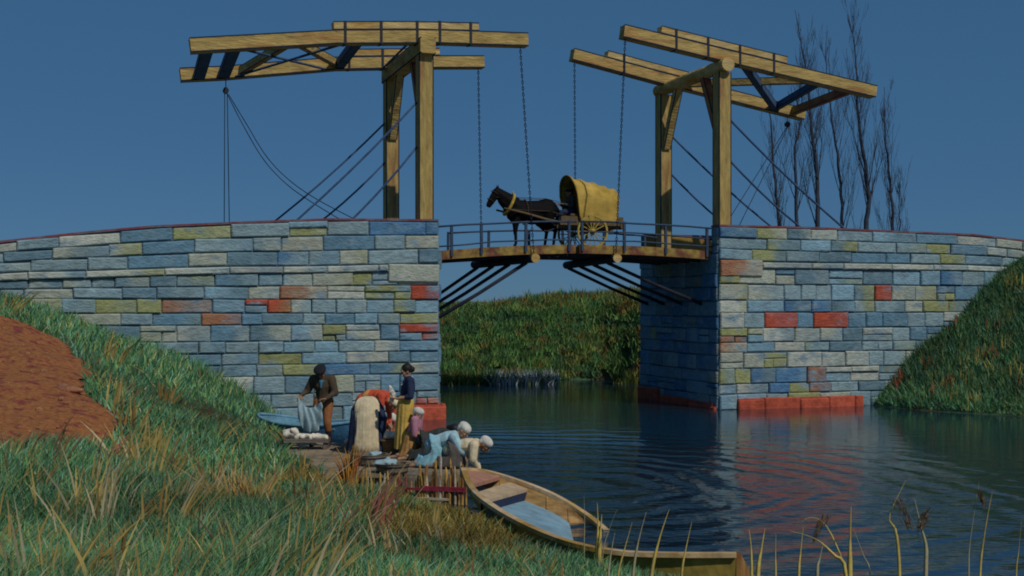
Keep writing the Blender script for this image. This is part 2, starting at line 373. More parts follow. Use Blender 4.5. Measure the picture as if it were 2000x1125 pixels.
SPOT_R = [(1443, 523, 'o'), (1535, 620, 'r'), (1625, 630, 'r'), (1720, 558, 'r'), (1430, 675, 'o'), (1600, 745, 'o'), (1610, 757, 'o'), (1430, 553, 'y'), (1500, 553, 'c'), (1520, 590, 'l'), (1440, 580, 'c'), (1438, 612, 'w'),
          (1440, 640, 'y'), (1528, 675, 'w'), (1500, 675, 'l'), (1580, 680, 'y'), (1440, 705, 'c'), (1430, 735, 'y'), (1510, 710, 'y'), (1600, 655, 'c'), (1600, 715, 'w'), (1680, 715, 'w'), (1700, 690, 'g'), (1450, 475, 'g'),
          (1520, 453, 'y'), (1440, 450, 'B'), (1640, 480, 't'), (1700, 465, 'g'), (1450, 760, 'w'), (1520, 745, 'B'), (1570, 600, 'B'), (1560, 575, 'g'), (1860, 462, 'B'), (1800, 465, 'b'), (1960, 470, 'c'),
          (1795, 585, 'c'), (1850, 585, 'y'), (1740, 630, 'b'), (1700, 600, 'g'), (1660, 555, 'l'), (1850, 505, 'y'), (1580, 480, 'l'), (1510, 497, 'y'), (1760, 670, 'g'), (1860, 560, 'B'), (1440, 497, 'l'), (1560, 760, 'y')]
def pick(p, spots):
    q = ((p.x / p.y) * F + 1000, 600 - (p.z - EYE) / p.y * F)
    if spots:
        best = min(spots, key=lambda s_: (s_[0] - q[0]) ** 2 + ((s_[1] - q[1]) * 1.8) ** 2)
        dd = math.hypot((best[0] - q[0]) * (.78 if best[2] in 'ro' else 1), (best[1] - q[1]) * 1.8)
        if dd < (27 if best[2] in 'ro' else 40): return best[2]
    return random.choice('gggctbblwltgltg')
def stone(mb, org, eu, ez, en, w, h, d, key, rnd=.016, pure=False):
    """pillowed ashlar block; org = lower left corner on the wall face"""
    c = Vector(PAL[key]); c = c * random.uniform(.88, 1.12); mixk = Vector(PAL[random.choice('gcbtly')]); side = random.uniform(.2, .8)
    n1 = max(3, min(9, int(w / .13) + 1)); n2 = 4; vs = []; cs = []
    j = [(random.uniform(-rnd, rnd), random.uniform(-rnd, rnd)) for _ in range(4)]
    tilt = random.uniform(-.008, .008); ph = random.uniform(0, 99); blend = random.choice((0, .3, .55, .8)) if key not in 'ro' else random.choice((.15, .5, .8))
    for b_ in range(n2 + 1):
        for a_ in range(n1 + 1):
            fu, fz = a_ / n1, b_ / n2
            ju = lerp(lerp(j[0][0], j[1][0], fu), lerp(j[2][0], j[3][0], fu), fz); jz = lerp(lerp(j[0][1], j[1][1], fu), lerp(j[2][1], j[3][1], fu), fz)
            e = 0 if (a_ in (0, n1) or b_ in (0, n2)) else 1
            k1 = min(fu, 1 - fu) * w; k2_ = min(fz, 1 - fz) * h
            # inner rows crowd towards the arris so that the edge is crisp
            U_ = fu * w; Z_ = fz * h
            if a_ == 1: U_ = min(U_, .03)
            if a_ == n1 - 1: U_ = max(U_, w - .03)
            if b_ == 1: Z_ = min(Z_, .03)
            if b_ == n2 - 1: Z_ = max(Z_, h - .03)
            out = d - (.028 if not e else 0) + tilt * (fu - .5) + (noise.noise(Vector((U_ * 5 + ph, Z_ * 7, ph))) * .016 if e else 0)
            vs.append(org + eu * (U_ + ju) + ez * (Z_ + jz) + en * out)
            t = blend * sstep(side - .25, side + .25, fu + .3 * noise.noise(Vector((ph, fz * 3, fu * 3))))
            cs.append(tuple(c.lerp(mixk, min(1, float(t))) * (1 + .16 * noise.noise(Vector((fu * 4 + ph, fz * 5, ph))))))
    if pure: cs = [tuple(c * random.uniform(.9, 1.1)) for _ in cs]
    m_ = n1 + 1; fs = [(b_ * m_ + a_, b_ * m_ + a_ + 1, (b_ + 1) * m_ + a_ + 1, (b_ + 1) * m_ + a_) for b_ in range(n2) for a_ in range(n1)]
    rim = [a_ for a_ in range(m_)] + [b_ * m_ + n1 for b_ in range(1, n2 + 1)] + [n2 * m_ + a_ for a_ in range(n1 - 1, -1, -1)] + [b_ * m_ for b_ in range(n2 - 1, 0, -1)]
    k0 = len(vs)
    for q in rim: vs.append(vs[q] - en * (d + .02)); cs.append(cs[q])
    L = len(rim)
    for q in range(L): fs.append((rim[(q + 1) % L], rim[q], k0 + q, k0 + (q + 1) % L))
    o = len(mb.v); mb.v += [tuple(v) for v in vs]; mb.f += [tuple(i + o for i in f) for f in fs]; mb.m += [0] * len(fs); mb.c += cs
def rowfill(mb, pos, u0, u1, zlo, zhi, eu, ez, en, spots, wr=(.5, 1.25), split=.2, quoin=None, keys=None):
    """one course between two height functions of u; pos(u,z)->world point"""
    u = u0; first = True
    while u < u1 - .05:
        w = random.uniform(*wr)
        if u1 - (u + w) < .3: w = u1 - u
        za, zb = zlo(u + w / 2), zhi(u + w / 2); h = zb - za
        g = .007
        sl = (zlo(u + w) - zlo(u)) / w
        ev = (eu + ez * sl)
        def put(uu_, z_, ww, hh):
            if hh < .06 or ww < .06: return
            p = pos(uu_ + g, z_ + g); c_ = pos(uu_ + ww / 2, z_ + hh / 2)
            key = random.choice(keys) if keys else pick(c_, spots)
            stone(mb, p, ev, ez, en, ww - 2 * g, hh - 2 * g, random.uniform(.03, .10), key)
        if h > .34 and random.random() < split and w > .4:
            k = random.uniform(.35, .65)
            cut = random.uniform(.35, .65)
            if random.random() < .5: put(u, zlo(u), w, h * k); put(u, zlo(u) + h * k, w, h * (1 - k))
            else: put(u, zlo(u), w * cut, h * k); put(u + w * cut, zlo(u + w * cut), w * (1 - cut), h * k); put(u, zlo(u) + h * k, w, h * (1 - k))
        else:
            dz_ = random.uniform(-.012, .012); put(u, zlo(u) + max(dz_, 0), w, h - abs(dz_))
        u += w
def abutment(root, ua, ub, tops, strs, spots, side_face=None, name='stone'):
    ez = Vector((0, 0, 1)); ft = lambda u: interp(u, tops); fs_ = lambda u: interp(u, strs)
    # backing mass
    us = sorted(set([ua, ub] + [t[0] for t in tops if ua < t[0] < ub])); core = MB()
    for pa, pb, zt in ((V0, .12, 0), (VB - .42, VB, 0), (.12, VB - .42, -.82)):
        ringsl = []
        for u in us:
            z = ft(u) + zt - .02
            ringsl.append([B(u, pa + (.004 if zt else 0), -1.4), B(u, pb - (.004 if zt else 0), -1.4), B(u, pb - (.004 if zt else 0), z), B(u, pa + (.004 if zt else 0), z)])
        core.loft(ringsl)
    core.build('wall_core', 'mortar', root)
    # masonry of the front
    mb = MB(); pos = lambda u, z: B(u, V0, z); en = -V
    zs = [-.35, -.02]
    while zs[-1] < 3.25: zs.append(zs[-1] + random.choice((.3, .36, .42, .46)))
    zs = zs[:-1]
    for a, b_ in zip(zs[:-1], zs[1:]):
        rowfill(mb, pos, ua, ub, lambda u, a=a: a, lambda u, b_=b_: b_, U, ez, en, spots)
    zt = zs[-1]
    rowfill(mb, pos, ua, ub, lambda u: zt, lambda u: max((fs_(u) - .08 + zt) / 2, zt), U, ez, en, spots)
    rowfill(mb, pos, ua, ub, lambda u: max((fs_(u) - .08 + zt) / 2, zt), lambda u: fs_(u) - .08, U, ez, en, spots)
    for k in range(3):
        f0 = lambda u, k=k: lerp(fs_(u) + .12, ft(u) - .03, k / 3); f1 = lambda u, k=k: lerp(fs_(u) + .12, ft(u) - .03, (k + 1) / 3)
        rowfill(mb, pos, ua, ub, f0, f1, U, ez, en, spots, wr=(.7, 1.6), split=.06)
    mb.build('masonry', 'stone', root, colors=True, smooth=False)
    # string course
    sc_ = MB(); left_ = ub < 0 and ua < -9; u, ub_ = (ua, uu(onv(757, 530, V0))) if left_ else (uu(onv(1486, 520, V0)), ub)
    q0, q1 = (ub_, ub) if left_ else (ua, u)
    stone(sc_, B(q0 + .01, V0, fs_(q0) - .36), U, ez, en, q1 - q0 - .01, .47, .13, 'c' if left_ else 'o', .01)
    while u < ub_ - .1:
        w = min(random.uniform(1.0, 1.9), ub_ - u)
        if not (side_face is None and False):
            sl = (fs_(u + w) - fs_(u)) / w
            stone(sc_, B(u + .008, V0, fs_(u) - .075), U + ez * sl, ez, en, w - .016, .17, random.uniform(.12, .14), random.choice('wwwc'), .006)
        u += w
    sc_.build('string_course', 'stone', root, colors=True)
    cp = MB()
    for pa, pb in ((V0 - .05, .17), (VB - .47, VB + .05)):
        cp.loft([[B(u, pa, ft(u) - .02), B(u, pb, ft(u) - .02), B(u, pb, ft(u) + .035), B(u, pa, ft(u) + .035)] for u in us])
    cp.build('coping', 'coping', root)
    return ft, fs_
rl = thing('stone_abutment', 'long multicoloured stone abutment wall on the left of the canal, behind the washing women', 'bridge wall', B(UL - 4, V0, 0))
ftL, fsL = abutment(rl, UL0, UL, top_L, str_L, SPOT_L)
rr_ = thing('stone_abutment', 'multicoloured stone abutment wall right of the canal, its shaded side facing the water', 'bridge wall', B(UR + 4, V0, 0))
ftR, fsR = abutment(rr_, UR, UR1, top_R, str_R, SPOT_R)
# canal faces of both abutments
def canal_face(root, u, sgn, deckz):
    mb = MB(); ez = Vector((0, 0, 1)); en = U * sgn
    # v runs so that winding stays outward
    zs = [-.35, -.02]
    while zs[-1] < deckz - .3: zs.append(zs[-1] + random.choice((.36, .42, .46)))
    zs[-1] = deckz
    for a, b_ in zip(zs[:-1], zs[1:]):
        if sgn < 0: pos = lambda q, z: B(u, VB - q, z); e = -V
        else: pos = lambda q, z: B(u, V0 + q, z); e = V
        rowfill(mb, pos, 0, VB - V0, lambda q, a=a: a, lambda q, b_=b_: b_, e, ez, en, None, wr=(.6, 1.3), split=.15, keys='BbBbt')  # darker blue stones only: shade of this face put into their colour
    # cheek of the front parapet above the deck
    ft = ftR if sgn < 0 else ftL
    k = 3; top = ft(u) - .03
    for q in range(k):
        a = lerp(deckz, top, q / k); b_ = lerp(deckz, top, (q + 1) / k)
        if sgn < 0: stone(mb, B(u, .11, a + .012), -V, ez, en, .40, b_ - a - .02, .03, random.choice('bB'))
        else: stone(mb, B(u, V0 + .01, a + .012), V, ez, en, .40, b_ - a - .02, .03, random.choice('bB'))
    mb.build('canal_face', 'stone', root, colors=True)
DZL = ftL(UL) - .82; DZR = ftR(UR) - .82
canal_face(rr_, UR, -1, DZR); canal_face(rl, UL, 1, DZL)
# ochre inner face of the far parapet, red footings
mb = MB()
for ua, ub, ft in ((UL0, UL, ftL), (UR, UR1, ftR)): pass
M['ochrewall'] = mat('ochre_render', (.33, .21, .05), .9, .35, 2.5, c2=(.28, .09, .04), c2w=.6, bump=.5)
def inner(root, ua, ub, ft):
    mb = MB(); us = np.linspace(ua, ub, 8)
    mb.loft([[B(u, VB - .45, ft(u) - .82), B(u, VB - .424, ft(u) - .82), B(u, VB - .424, ft(u) - .03), B(u, VB - .45, ft(u) - .03)] for u in us])
    mb.build('parapet_lining', 'ochrewall', root)
inner(rl, UL0, UL, ftL); inner(rr_, UR - .01, UR1, ftR)
def footing(root, ua, ub, z1, front, keys, side=0):
    mb = MB(); u = ua; ez = Vector((0, 0, 1))
    while u < ub - .05:
        w = min(random.uniform(.8, 1.6), ub - u)
        if ub - u - w < .3: w = ub - u
        stone(mb, B(u + .006, front, -.4), U, ez, -V, w - .012, z1 + .4 + random.uniform(-.09, .05), .05, random.choice(keys), .01, True); 
        mb.box(B(u + w / 2, front + .07, (z1 - .4) / 2 - .01), U * (w / 2 - .02), V * .07, ez * ((z1 + .4) / 2 - .02), 0, PAL['r'])
        u += w
    mb.build('footing', 'redstone_paint', root, colors=True)
footing(rr_, UR + .55, uu(onv(1680, 780, V0)), .34, V0 - .16, 'r')
footing(rl, UL - 1.3, UL + .17, .42, V0 - .16, 'r')
mb = MB()   # red footing along the shaded canal side, rising towards the back
stone(mb, B(UR - .14, 4.9, -.4), -V, Vector((0, 0, 1)), -U, 1.5, .78, .05, 'r', .01, True); stone(mb, B(UR - .12, 3.38, -.4), -V, Vector((0, 0, 1)), -U, 2.0, .62, .05, 'r', .01, True); stone(mb, B(UR - .10, 1.35, -.4), -V, Vector((0, 0, 1)), -U, 1.6, .48, .05, 'r', .01, True)
mb.box(B(UR - .06, 2.3, -.1), U * .055, V * 2.4, Vector((0, 0, .28)), 0, PAL['r'])
mb.build('footing', 'redstone_paint', rr_, colors=True)
mb = MB(); stone(mb, B(UL + .14, V0 - .12, -.4), V, Vector((0, 0, 1)), U, 2.0, .8, .05, 'r', .01, True); mb.box(B(UL + .07, .6, -.05), U * .065, V * .75, Vector((0, 0, .3)), 0, PAL['r'])
mb.build('footing', 'redstone_paint', rl, colors=True)

# ------------------------------------------------------------------ lifting towers
def tower(label, xf, xb, ptop, cap_f, cap_b, sgn, rnd_cap):
    pf = onv(xf, 300, 0); pb = onv(xb, 300, 4.0)
    pf.z = pb.z = 4.3
    root = thing('bridge_tower', label, 'bridge tower', (pf + pb) / 2, 0, 'timber lifting towers')
    ztop = onv(xf, ptop, 0).z
    for p in (pf, pb):
        t = p.copy(); t.z = ztop
        MB().wood(p, t, .40, .40, up=V, t=.03).build('post', ['woodpost', 'edge'], root)
    a = pf.copy(); a.z = ztop + .2; b_ = pb.copy(); b_.z = ztop + .2
    a -= V * .38; b_ += V * .38
    if rnd_cap: MB().tube([a, b_], .205, 14).build('crossbeam', 'woodpale', root)
    else: MB().wood(a, b_, .42, .42, t=.03).build('crossbeam', ['wood', 'edge'], root)
    for p, s_ in ((pf, 1), (pb, -1)):
        q = Vector((p.x, p.y, ztop - 1.75)) + V * s_ * .18; r = Vector((p.x, p.y, ztop + .05)) + V * s_ * 1.05
        MB().wood(q, r, .2, .24, t=.025, up=U).build('brace', ['woodred' if s_ > 0 else 'wood', 'edge'], root)
    return root, pf, pb, ztop
tl, plf, plb, zL = tower('ochre timber tower on the left abutment with square crossbeam end', 829, 764, 108, 0, 0, -1, False)
tr, prf, prb, zR = tower('ochre timber tower on the right abutment with round log crossbeam end', 1410, 1296, 143, 0, 0, 1, True)
def stay(root, a, b_):
    pts = [lerp(a, b_, t) - Vector((0, 0, 1)) * .12 * 4 * t * (1 - t) for t in np.linspace(0, 1, 7)]
    MB().tube(pts, .032, 6).build('stay', 'bluewood', root, smooth=True)
for x0, y0, x1, y1, v in ((814, 200, 577, 428, 0), (814, 287, 682, 428, 0), (752, 240, 537, 428, 4), (752, 317, 625, 428, 4)):
    a, b_ = onv(x0, y0, v), onv(x1, y1, v); stay(tl, a, b_ + (b_ - a).normalized() * .75)
for x0, y0, x1, y1, v in ((1422, 230, 1650, 444, 0), (1422, 310, 1562, 438, 0), (1306, 260, 1503, 437, 4), (1306, 335, 1424, 440, 4)):
    a, b_ = onv(x0, y0, v), onv(x1, y1, v); stay(tr, a, b_ + (b_ - a).normalized() * .75)

# ------------------------------------------------------------------ balance frames
def bal(label, tower_root, vf, vb, fpts, bpts, capf, capb, straps, sgn):
    base = onv(fpts[1][0], fpts[1][1], vf)
    root = thing('balance_frame', label, 'balance beam', base, 0, 'timber balance frames on the towers')
    fl = [onv(x, y, vf) for x, y in fpts]; bl = [onv(x, y, vb) for x, y in bpts]
    def beamline(pts, name, mtl, w=.34, h=.37):
        mb = MB()
        for a, b_ in zip(pts[:-1], pts[1:]): mb.wood(a, b_, w, h, t=.032)
        mb.build(name, [mtl, 'edge'], root)
    beamline(fl, 'beam', 'wood'); beamline(bl, 'beam', 'wood')
    def zat(pts, px, v):
        # height of the beam centreline at the column px
        r = onv(px, 500, v); u = uu(r); us = [uu(p) for p in pts]; zs = [p.z for p in pts]
        if us[0] > us[-1]: us, zs = us[::-1], zs[::-1]
        z = float(np.interp(u, us, zs)); return Vector((r.x, r.y, z))
    for c_, pts, v in ((capf, fl, vf), (capb, bl, vb)):
        xs = np.linspace(c_[0], c_[1], 3); mb = MB()
        q = [zat(pts, x, v) + Vector((0, 0, .30)) for x in xs]
        for a, b_ in zip(q[:-1], q[1:]): mb.wood(a, b_, .32, .22, t=.028)
        mb.build('upper_timber', ['woodpale', 'edge'], root)
    for x, v in straps:
        p = zat(fl if v == vf else bl, x, v); MB().box(p + Vector((0, 0, .11)), U * .035, V * .185, Vector((0, 0, .305))).build('iron_strap', 'iron', root)
    return root, fl, bl, zat
vf, vb = .02, 3.75
bL, flL, blL, zatL = bal('long ochre balance frame on the left tower, dark cross pieces at its tail', tl, vf, vb,
    [(371, 90), (655, 74), (850, 73), (1028, 79)], [(352, 147), (437, 143), (656, 125), (850, 122), (943, 122)], (650, 932), (676, 856), [(742, vf), (672, vf), (812, vf), (856, vf), (916, vf), (745, vb), (1000 - 320, vb)], -1)
bR, flR, blR, zatR = bal('ochre balance frame on the right tower, tilted down over the poplars', tr, vf, vb,
    [(1215, 62), (1420, 112), (1706, 180)], [(1117, 107), (1283, 152), (1568, 224)], (1288, 1532), (1184, 1340), [(1316, vf), (1378, vf), (1440, vf), (1506, vf), (1215, vb)], 1)
def cross(root, zf, xa, va, xb, vb_, w, h, m_, nm='cross_member', drop=.0):
    a = zf[0 if va == vf else 1](xa, va) - Vector((0, 0, drop)); b_ = zf[0 if vb_ == vf else 1](xb, vb_) - Vector((0, 0, drop))
    d = (b_ - a).normalized()
    MB().wood(a + d * .15, b_ - d * .15, w, h, t=.02).build(nm, [m_, 'edge'], root)
def zL_(pts): return lambda px, v: zatL(pts, px, v)
zfL = (lambda px, v: zatL(flL, px, v), lambda px, v: zatL(blL, px, v)); zfR = (lambda px, v: zatR(flR, px, v), lambda px, v: zatR(blR, px, v))
cross(bL, zfL, 404, vf, 388, vb, .30, .18, 'bluewood', drop=.09); cross(bL, zfL, 458, vf, 436, vb, .30, .18, 'bluewood', drop=.09); cross(bL, zfL, 700, vf, 662, vb, .26, .2, 'bluewood', drop=.05)
cross(bL, zfL, 570, vf, 468, vb, .16, .22, 'wood', 'brace_timber'); cross(bL, zfL, 575, vf, 660, vb, .16, .22, 'wood', 'brace_timber')
for xa, xb in ((472, 640), (672, 452), (798, 748)):
    a, b_ = zatL(flL, xa, vf) - Vector((0, 0, .15)), zatL(blL, xb, vb) - Vector((0, 0, .15)); MB().tube([a, b_], .035, 6).build('tie_rod', 'bluewood', bL)
cross(bR, zfR, 1669, vf, 1546, vb, .2, .24, 'woodred'); cross(bR, zfR, 1606, vf, 1514, vb, .18, .2, 'bluewood'); cross(bR, zfR, 1452, vf, 1516, vb, .2, .22, 'bluewood', drop=.05)
cross(bR, zfR, 1604, vf, 1330, vb, .16, .22, 'wood', 'brace_timber')

# chains from the beam noses down to the logs under the deck
M['chain'] = mat('chain_iron', (.015, .02, .035), .6, .3, 20, bump=0)
def chain(label, a, b_):
    root = MB(); n_ = int((b_ - a).length / .085); d = (b_ - a) / n_; dn = d.normalized(); s1 = dn.cross(Vector((0, 1, 0))).normalized(); s2 = dn.cross(s1)
    for k in range(n_):
        c = a + d * (k + .5); s_ = s1 if k % 2 else s2; h = dn * .056
        pts = [c - h, c - h * .5 + s_ * .022, c + h * .5 + s_ * .022, c + h, c + h * .5 - s_ * .022, c - h * .5 - s_ * .022, c - h]
        root.tube(pts, .0105, 4, cap=False)
    o = root.build('lifting_chain', 'chain', None, local=True); tag(o, label, 'chain', 'chains lifting the bridge leaves'); return o
LOGL = (onv(1046, 504, -.12), onv(926, 517, 4.6)); LOGR = (onv(1206, 504, -.12), onv(1106, 518, 4.6))
chain('chain hanging from the front nose of the left balance frame, crossing the horse', onv(1016, 92, vf), LOGL[0] + V * .12)
chain('chain hanging from the rear nose of the left balance frame, left of the horse', onv(934, 134, vb), LOGL[1] - V * .8)
chain('chain hanging from the front nose of the right balance frame, past the wagon tail', onv(1221, 76, vf), LOGR[0] + V * .12)
chain('chain hanging from the rear nose of the right balance frame, behind the wagon front', onv(1122, 120, vb), LOGR[1] - V * .8)
# pulleys and ropes at the tails
def pulley(label, px, py, v, ropes, topz):
    p = onv(px, py, v); root = thing('pulley', label, 'pulley', p)
    mb = MB(); mb.box(p, U * .05, V * .03, Vector((0, 0, .09))); mb.tube([p - V * .06, p + V * .06], .085, 10); mb.tube([p + Vector((0, 0, .08)), Vector((p.x, p.y, topz))], .014, 5)
    mb.build('block', 'iron', root)
    for pts in ropes:
        q = [onv(x, y, v) for x, y in pts]; ts = np.linspace(0, len(q) - 1, len(q) * 5 if len(q) > 2 else 2); cr = []
        for t in ts:
            k = min(int(t), len(q) - 2); f = t - k; P0 = q[max(k - 1, 0)]; P1 = q[k]; P2 = q[k + 1]; P3 = q[min(k + 2, len(q) - 1)]
            cr.append(.5 * ((2 * P1) + (P2 - P0) * f + (2 * P0 - 5 * P1 + 4 * P2 - P3) * f * f + (3 * P1 - P0 - 3 * P2 + P3) * f ** 3))
        MB().tube(cr, .013, 5).build('rope', 'iron', root)
PZT = lambda px, pts: float(zatL(blL, px, 3.75).z if pts else zatR(blR, px, 3.75).z) - .16
pulley('small black pulley with slack ropes under the tail of the left balance frame', 441, 177, 3.72,
       [[(439, 183), (438, 440)], [(444, 183), (448, 440)], [(446, 184), (480, 240), (520, 305), (565, 352), (620, 390), (700, 432)], [(444, 184), (475, 245), (515, 312), (560, 360), (612, 397), (670, 432)]], PZT(441, 1))
pulley('black pulley with two thin ropes under the tail of the right balance frame', 1538, 243, 3.72,
       [[(1537, 248), (1424, 428)], [(1539, 248), (1443, 442)]], PZT(1538, 0))

# ------------------------------------------------------------------ bridge leaves
UC = uu(onv(1126, 490, .2))
zc = onv(1126, 478, .2).z; zl = onv(858, 491, .2).z; zr = onv(1378, 491, .2).z
DV0, DV1 = .2, 3.9
def leaf(label, ua, ub, za, zb, posts, fposts, flip):
    root = thing('bridge_leaf', label, 'bridge deck', B((ua + ub) / 2, 2, min(za, zb)), 0, 'timber leaves of the drawbridge')
    zf = lambda u: lerp(za, zb, (u - ua) / (ub - ua)) + .04 * math.sin(math.pi * (u - ua) / (ub - ua))
    us = np.linspace(ua, ub, 7)
    for v_, nm in ((DV0, 0), (DV1, 1)):
        mb = MB()
        mb.loft([[B(u, v_ - .1, zf(u) - .25), B(u, v_ + .1, zf(u) - .25), B(u, v_ + .1, zf(u)), B(u, v_ - .1, zf(u))] for u in us])
        mb.build('side_beam', 'deck', root)
    mb = MB(); u = ua
    while u < ub - .02:
        w = min(.2, ub - u); mb.box(B(u + w / 2, 2.05, zf(u + w / 2) - .06 + random.uniform(-.006, .006)), U * (w / 2 - .008), V * 1.74, Vector((0, 0, .025)))
        u += .2
    mb.build('deck_planks', 'darkwood', root)
    mb = MB()
    for v_ in (.8, 1.5, 2.2, 2.9, 3.5): mb.loft([[B(u, v_ - .08, zf(u) - .30), B(u, v_ + .08, zf(u) - .30), B(u, v_ + .08, zf(u) - .09), B(u, v_ - .08, zf(u) - .09)] for u in us])
    mb.build('joists', 'darkwood', root)
    for v_, plist, hh in ((DV0 - .12, posts, .66), (DV1 - .05, fposts, .62)):
        rail = bpy.data.objects.new('railing', None); COL.objects.link(rail); rail.parent = root
        for u in plist:
            MB().beam(B(u, v_, zf(u) - .18), B(u + random.uniform(-.02, .02), v_, zf(u) + hh + .03), .07, .07, up=V).build('railing_post', 'rail', rail)
        for k, hgt in enumerate((hh, hh * .55, .13) if v_ < 1 else (hh, .13)):
            lo, hi = min(plist), max(plist)
            lo = min(lo, ua) if abs(lo - ua) < 1 else lo; hi = max(hi, ub) if (hi > ub - .6) else hi
            pts = [B(u, v_ - .02, zf(u) + hgt + random.uniform(-.018, .018)) for u in np.linspace(lo, hi, 6)]
            if k == 1 and flip < 0: continue
            MB().tube(pts, .03 if k == 0 else .024, 6).build('rail', 'rail', rail, smooth=True)
    return zf
un = lambda px, v=.1: uu(onv(px, 470, v))
zfl = leaf('left timber leaf of the drawbridge, carrying the horse', UL + .02, UC - .06, zl, zc, [un(882), un(940), un(1026), un(1111)], [un(875, 3.85), un(954, 3.85), un(1033, 3.85), un(1100, 3.85)], -1)
zfr = leaf('right timber leaf of the drawbridge, under the covered wagon', UC + .06, UR + .02, zc, zr, [un(1137), un(1219), un(1300), un(1380)], [un(1180, 3.85), un(1260, 3.85)], 1)
def struts(label, log, u_face, ztop, zbot, vs_):
    root = thing('strut_frame', label, 'bridge strut', (log[0] + log[1]) / 2, 0, 'timber strut frames under the deck')
    MB().tube([log[0], log[1]], .125, 12).build('log', 'darkwood', root)
    dl_ = (log[1] - log[0]).normalized(); MB().tube([log[0] - dl_ * .012, log[0] + dl_ * .05], .128, 16).build('log_end', 'woodpale', root)
    for v_ in vs_:
        t = (v_ + .12) / 4.72; a = lerp(log[0], log[1], t) - Vector((0, 0, .1)); b_ = B(u_face, v_, zbot)
        MB().tube([a, lerp(a, b_, .5) - Vector((0, 0, .03)), b_], [.055, .05, .055], 8).build('strut', 'darkwood', root, smooth=True)
struts('log and four slanting props under the left leaf, against the left abutment', LOGL, UL + .03, 0, 2.6, (.5, 1.75, 3.0, 4.3))
struts('log and four slanting props under the right leaf, against the shaded abutment side', LOGR, UR - .03, 0, 3.1, (.7, 1.95, 3.2, 4.4))
# ------------------------------------------------------------------ figures
for nm, c, rg in (('skin', (.42, .24, .15), .6), ('skin_tan', (.30, .15, .085), .6), ('navy', (.02, .032, .075), .9), ('white_cloth', (.62, .60, .54), .9), ('cream_cloth', (.66, .55, .36), .9), ('yellow_skirt', (.60, .40, .09), .9),
                  ('brown_wool', (.075, .055, .035), .95), ('scarf_blue', (.05, .17, .26), .9), ('rust', (.30, .12, .045), .9), ('bootdark', (.03, .02, .018), .6), ('paleblue', (.30, .42, .46), .9), ('red_wool', (.56, .085, .04), .9),
                  ('pink', (.46, .20, .26), .9), ('ochre_skirt', (.48, .25, .08), .9), ('charcoal', (.045, .05, .045), .95), ('lightblue', (.36, .54, .60), .9), ('teal_skirt', (.24, .46, .54), .9), ('greybrown', (.10, .085, .075), .95),
                  ('hair', (.012, .010, .010), .6), ('cap_dark', (.014, .016, .022), .9), ('horse', (.006, .005, .0055), .75), ('horsehair', (.006, .005, .005), .7), ('collar', (.42, .28, .05), .8), ('leather', (.06, .035, .02), .6),
                  ('canvas', (.56, .37, .08), .9), ('wagonwood', (.13, .09, .045), .85), ('wheelyellow', (.42, .31, .07), .7), ('lime', (.10, .12, .03), .8)):
    M[nm] = mat(nm, c, rg, .2, 9, spec=.12 if 'horse' in nm else .3) if 'horse' in nm else mat(nm, c, rg, .25, 9 if nm != 'canvas' else 3, bump=.25, bscale=20, c2={'canvas': (.30, .20, .03)}.get(nm))
bl_ = bpy.data.materials.new('eye_dark'); bl_.use_nodes = True; bl_.node_tree.nodes['Principled BSDF'].inputs['Base Color'].default_value = (.01, .01, .01, 1); M['eye'] = bl_
def v3(*a): return Vector(a)
def hand(mb, w, d, n, curl=.5, side=1):
    """palm, four bent fingers of unequal length and a thumb; d = pointing direction, n = palm normal"""
    d = d.normalized(); n = (n - d * n.dot(d)).normalized(); s_ = d.cross(n).normalized()
    for k in (-1, 0, 1): mb.cap_(w + s_ * .014 * k, .016, w + d * .078 + s_ * .024 * k, .014)
    for k, L in enumerate((.058, .070, .074, .066)):
        o = w + d * .078 + s_ * (.033 - .022 * k) ; c1 = d * math.cos(curl * .6) + n * math.sin(curl * .6); c2 = d * math.cos(curl * 1.6) + n * math.sin(curl * 1.6)
        spread = s_ * (.16 - .11 * k); p1 = o + (c1 + spread * .5).normalized() * L * .5
        mb.cap_(o, .0105, p1, .0095, 7); mb.cap_(p1, .0095, p1 + c2 * L * .5, .008, 7)
    t0 = w + d * .025 - s_ * .024 * side; t1 = t0 + (d * .6 - s_ * side * .75 + n * .3).normalized() * .04
    mb.cap_(t0, .013, t1, .011, 7); mb.cap_(t1, .011, t1 + (d * .85 + n * .5 - s_ * side * .2).normalized() * .034, .009, 7)
def head_basis(look, up):
    f = look.normalized(); u_ = (up - f * up.dot(f)).normalized(); l_ = u_.cross(f); return f, l_, u_
def add_head(mb, c, look, up):
    f, l_, u_ = head_basis(look, up); rot = Matrix((f, l_, u_)).transposed()
    mb.ell(c + u_ * .015, (.098, .076, .105), rot=rot, n=16)
    mb.ell(c + f * .035 - u_ * .055, (.055, .052, .062), rot=rot, n=12)            # jaw
    mb.cap_(c + f * .075 - u_ * .095, .018, c + f * .070 - u_ * .1, .02, 8)          # chin
    mb.cap_(c + f * .092 + u_ * .012, .010, c + f * .118 - u_ * .026, .014, 8)       # nose
    for s_ in (-1, 1):
        mb.ell(c + l_ * s_ * .078 - u_ * .008 - f * .006, (.020, .009, .032), rot=rot, n=8)     # ear
        mb.ell(c + f * .083 + l_ * s_ * .033 + u_ * .030, (.014, .026, .009), rot=rot, n=8)     # brow
        mb.ell(c + f * .066 + l_ * s_ * .042 - u_ * .024, (.022, .022, .02), rot=rot, n=8)      # cheek
    mb.ell(c + f * .090 - u_ * .058, (.012, .024, .008), rot=rot, n=8)               # lips
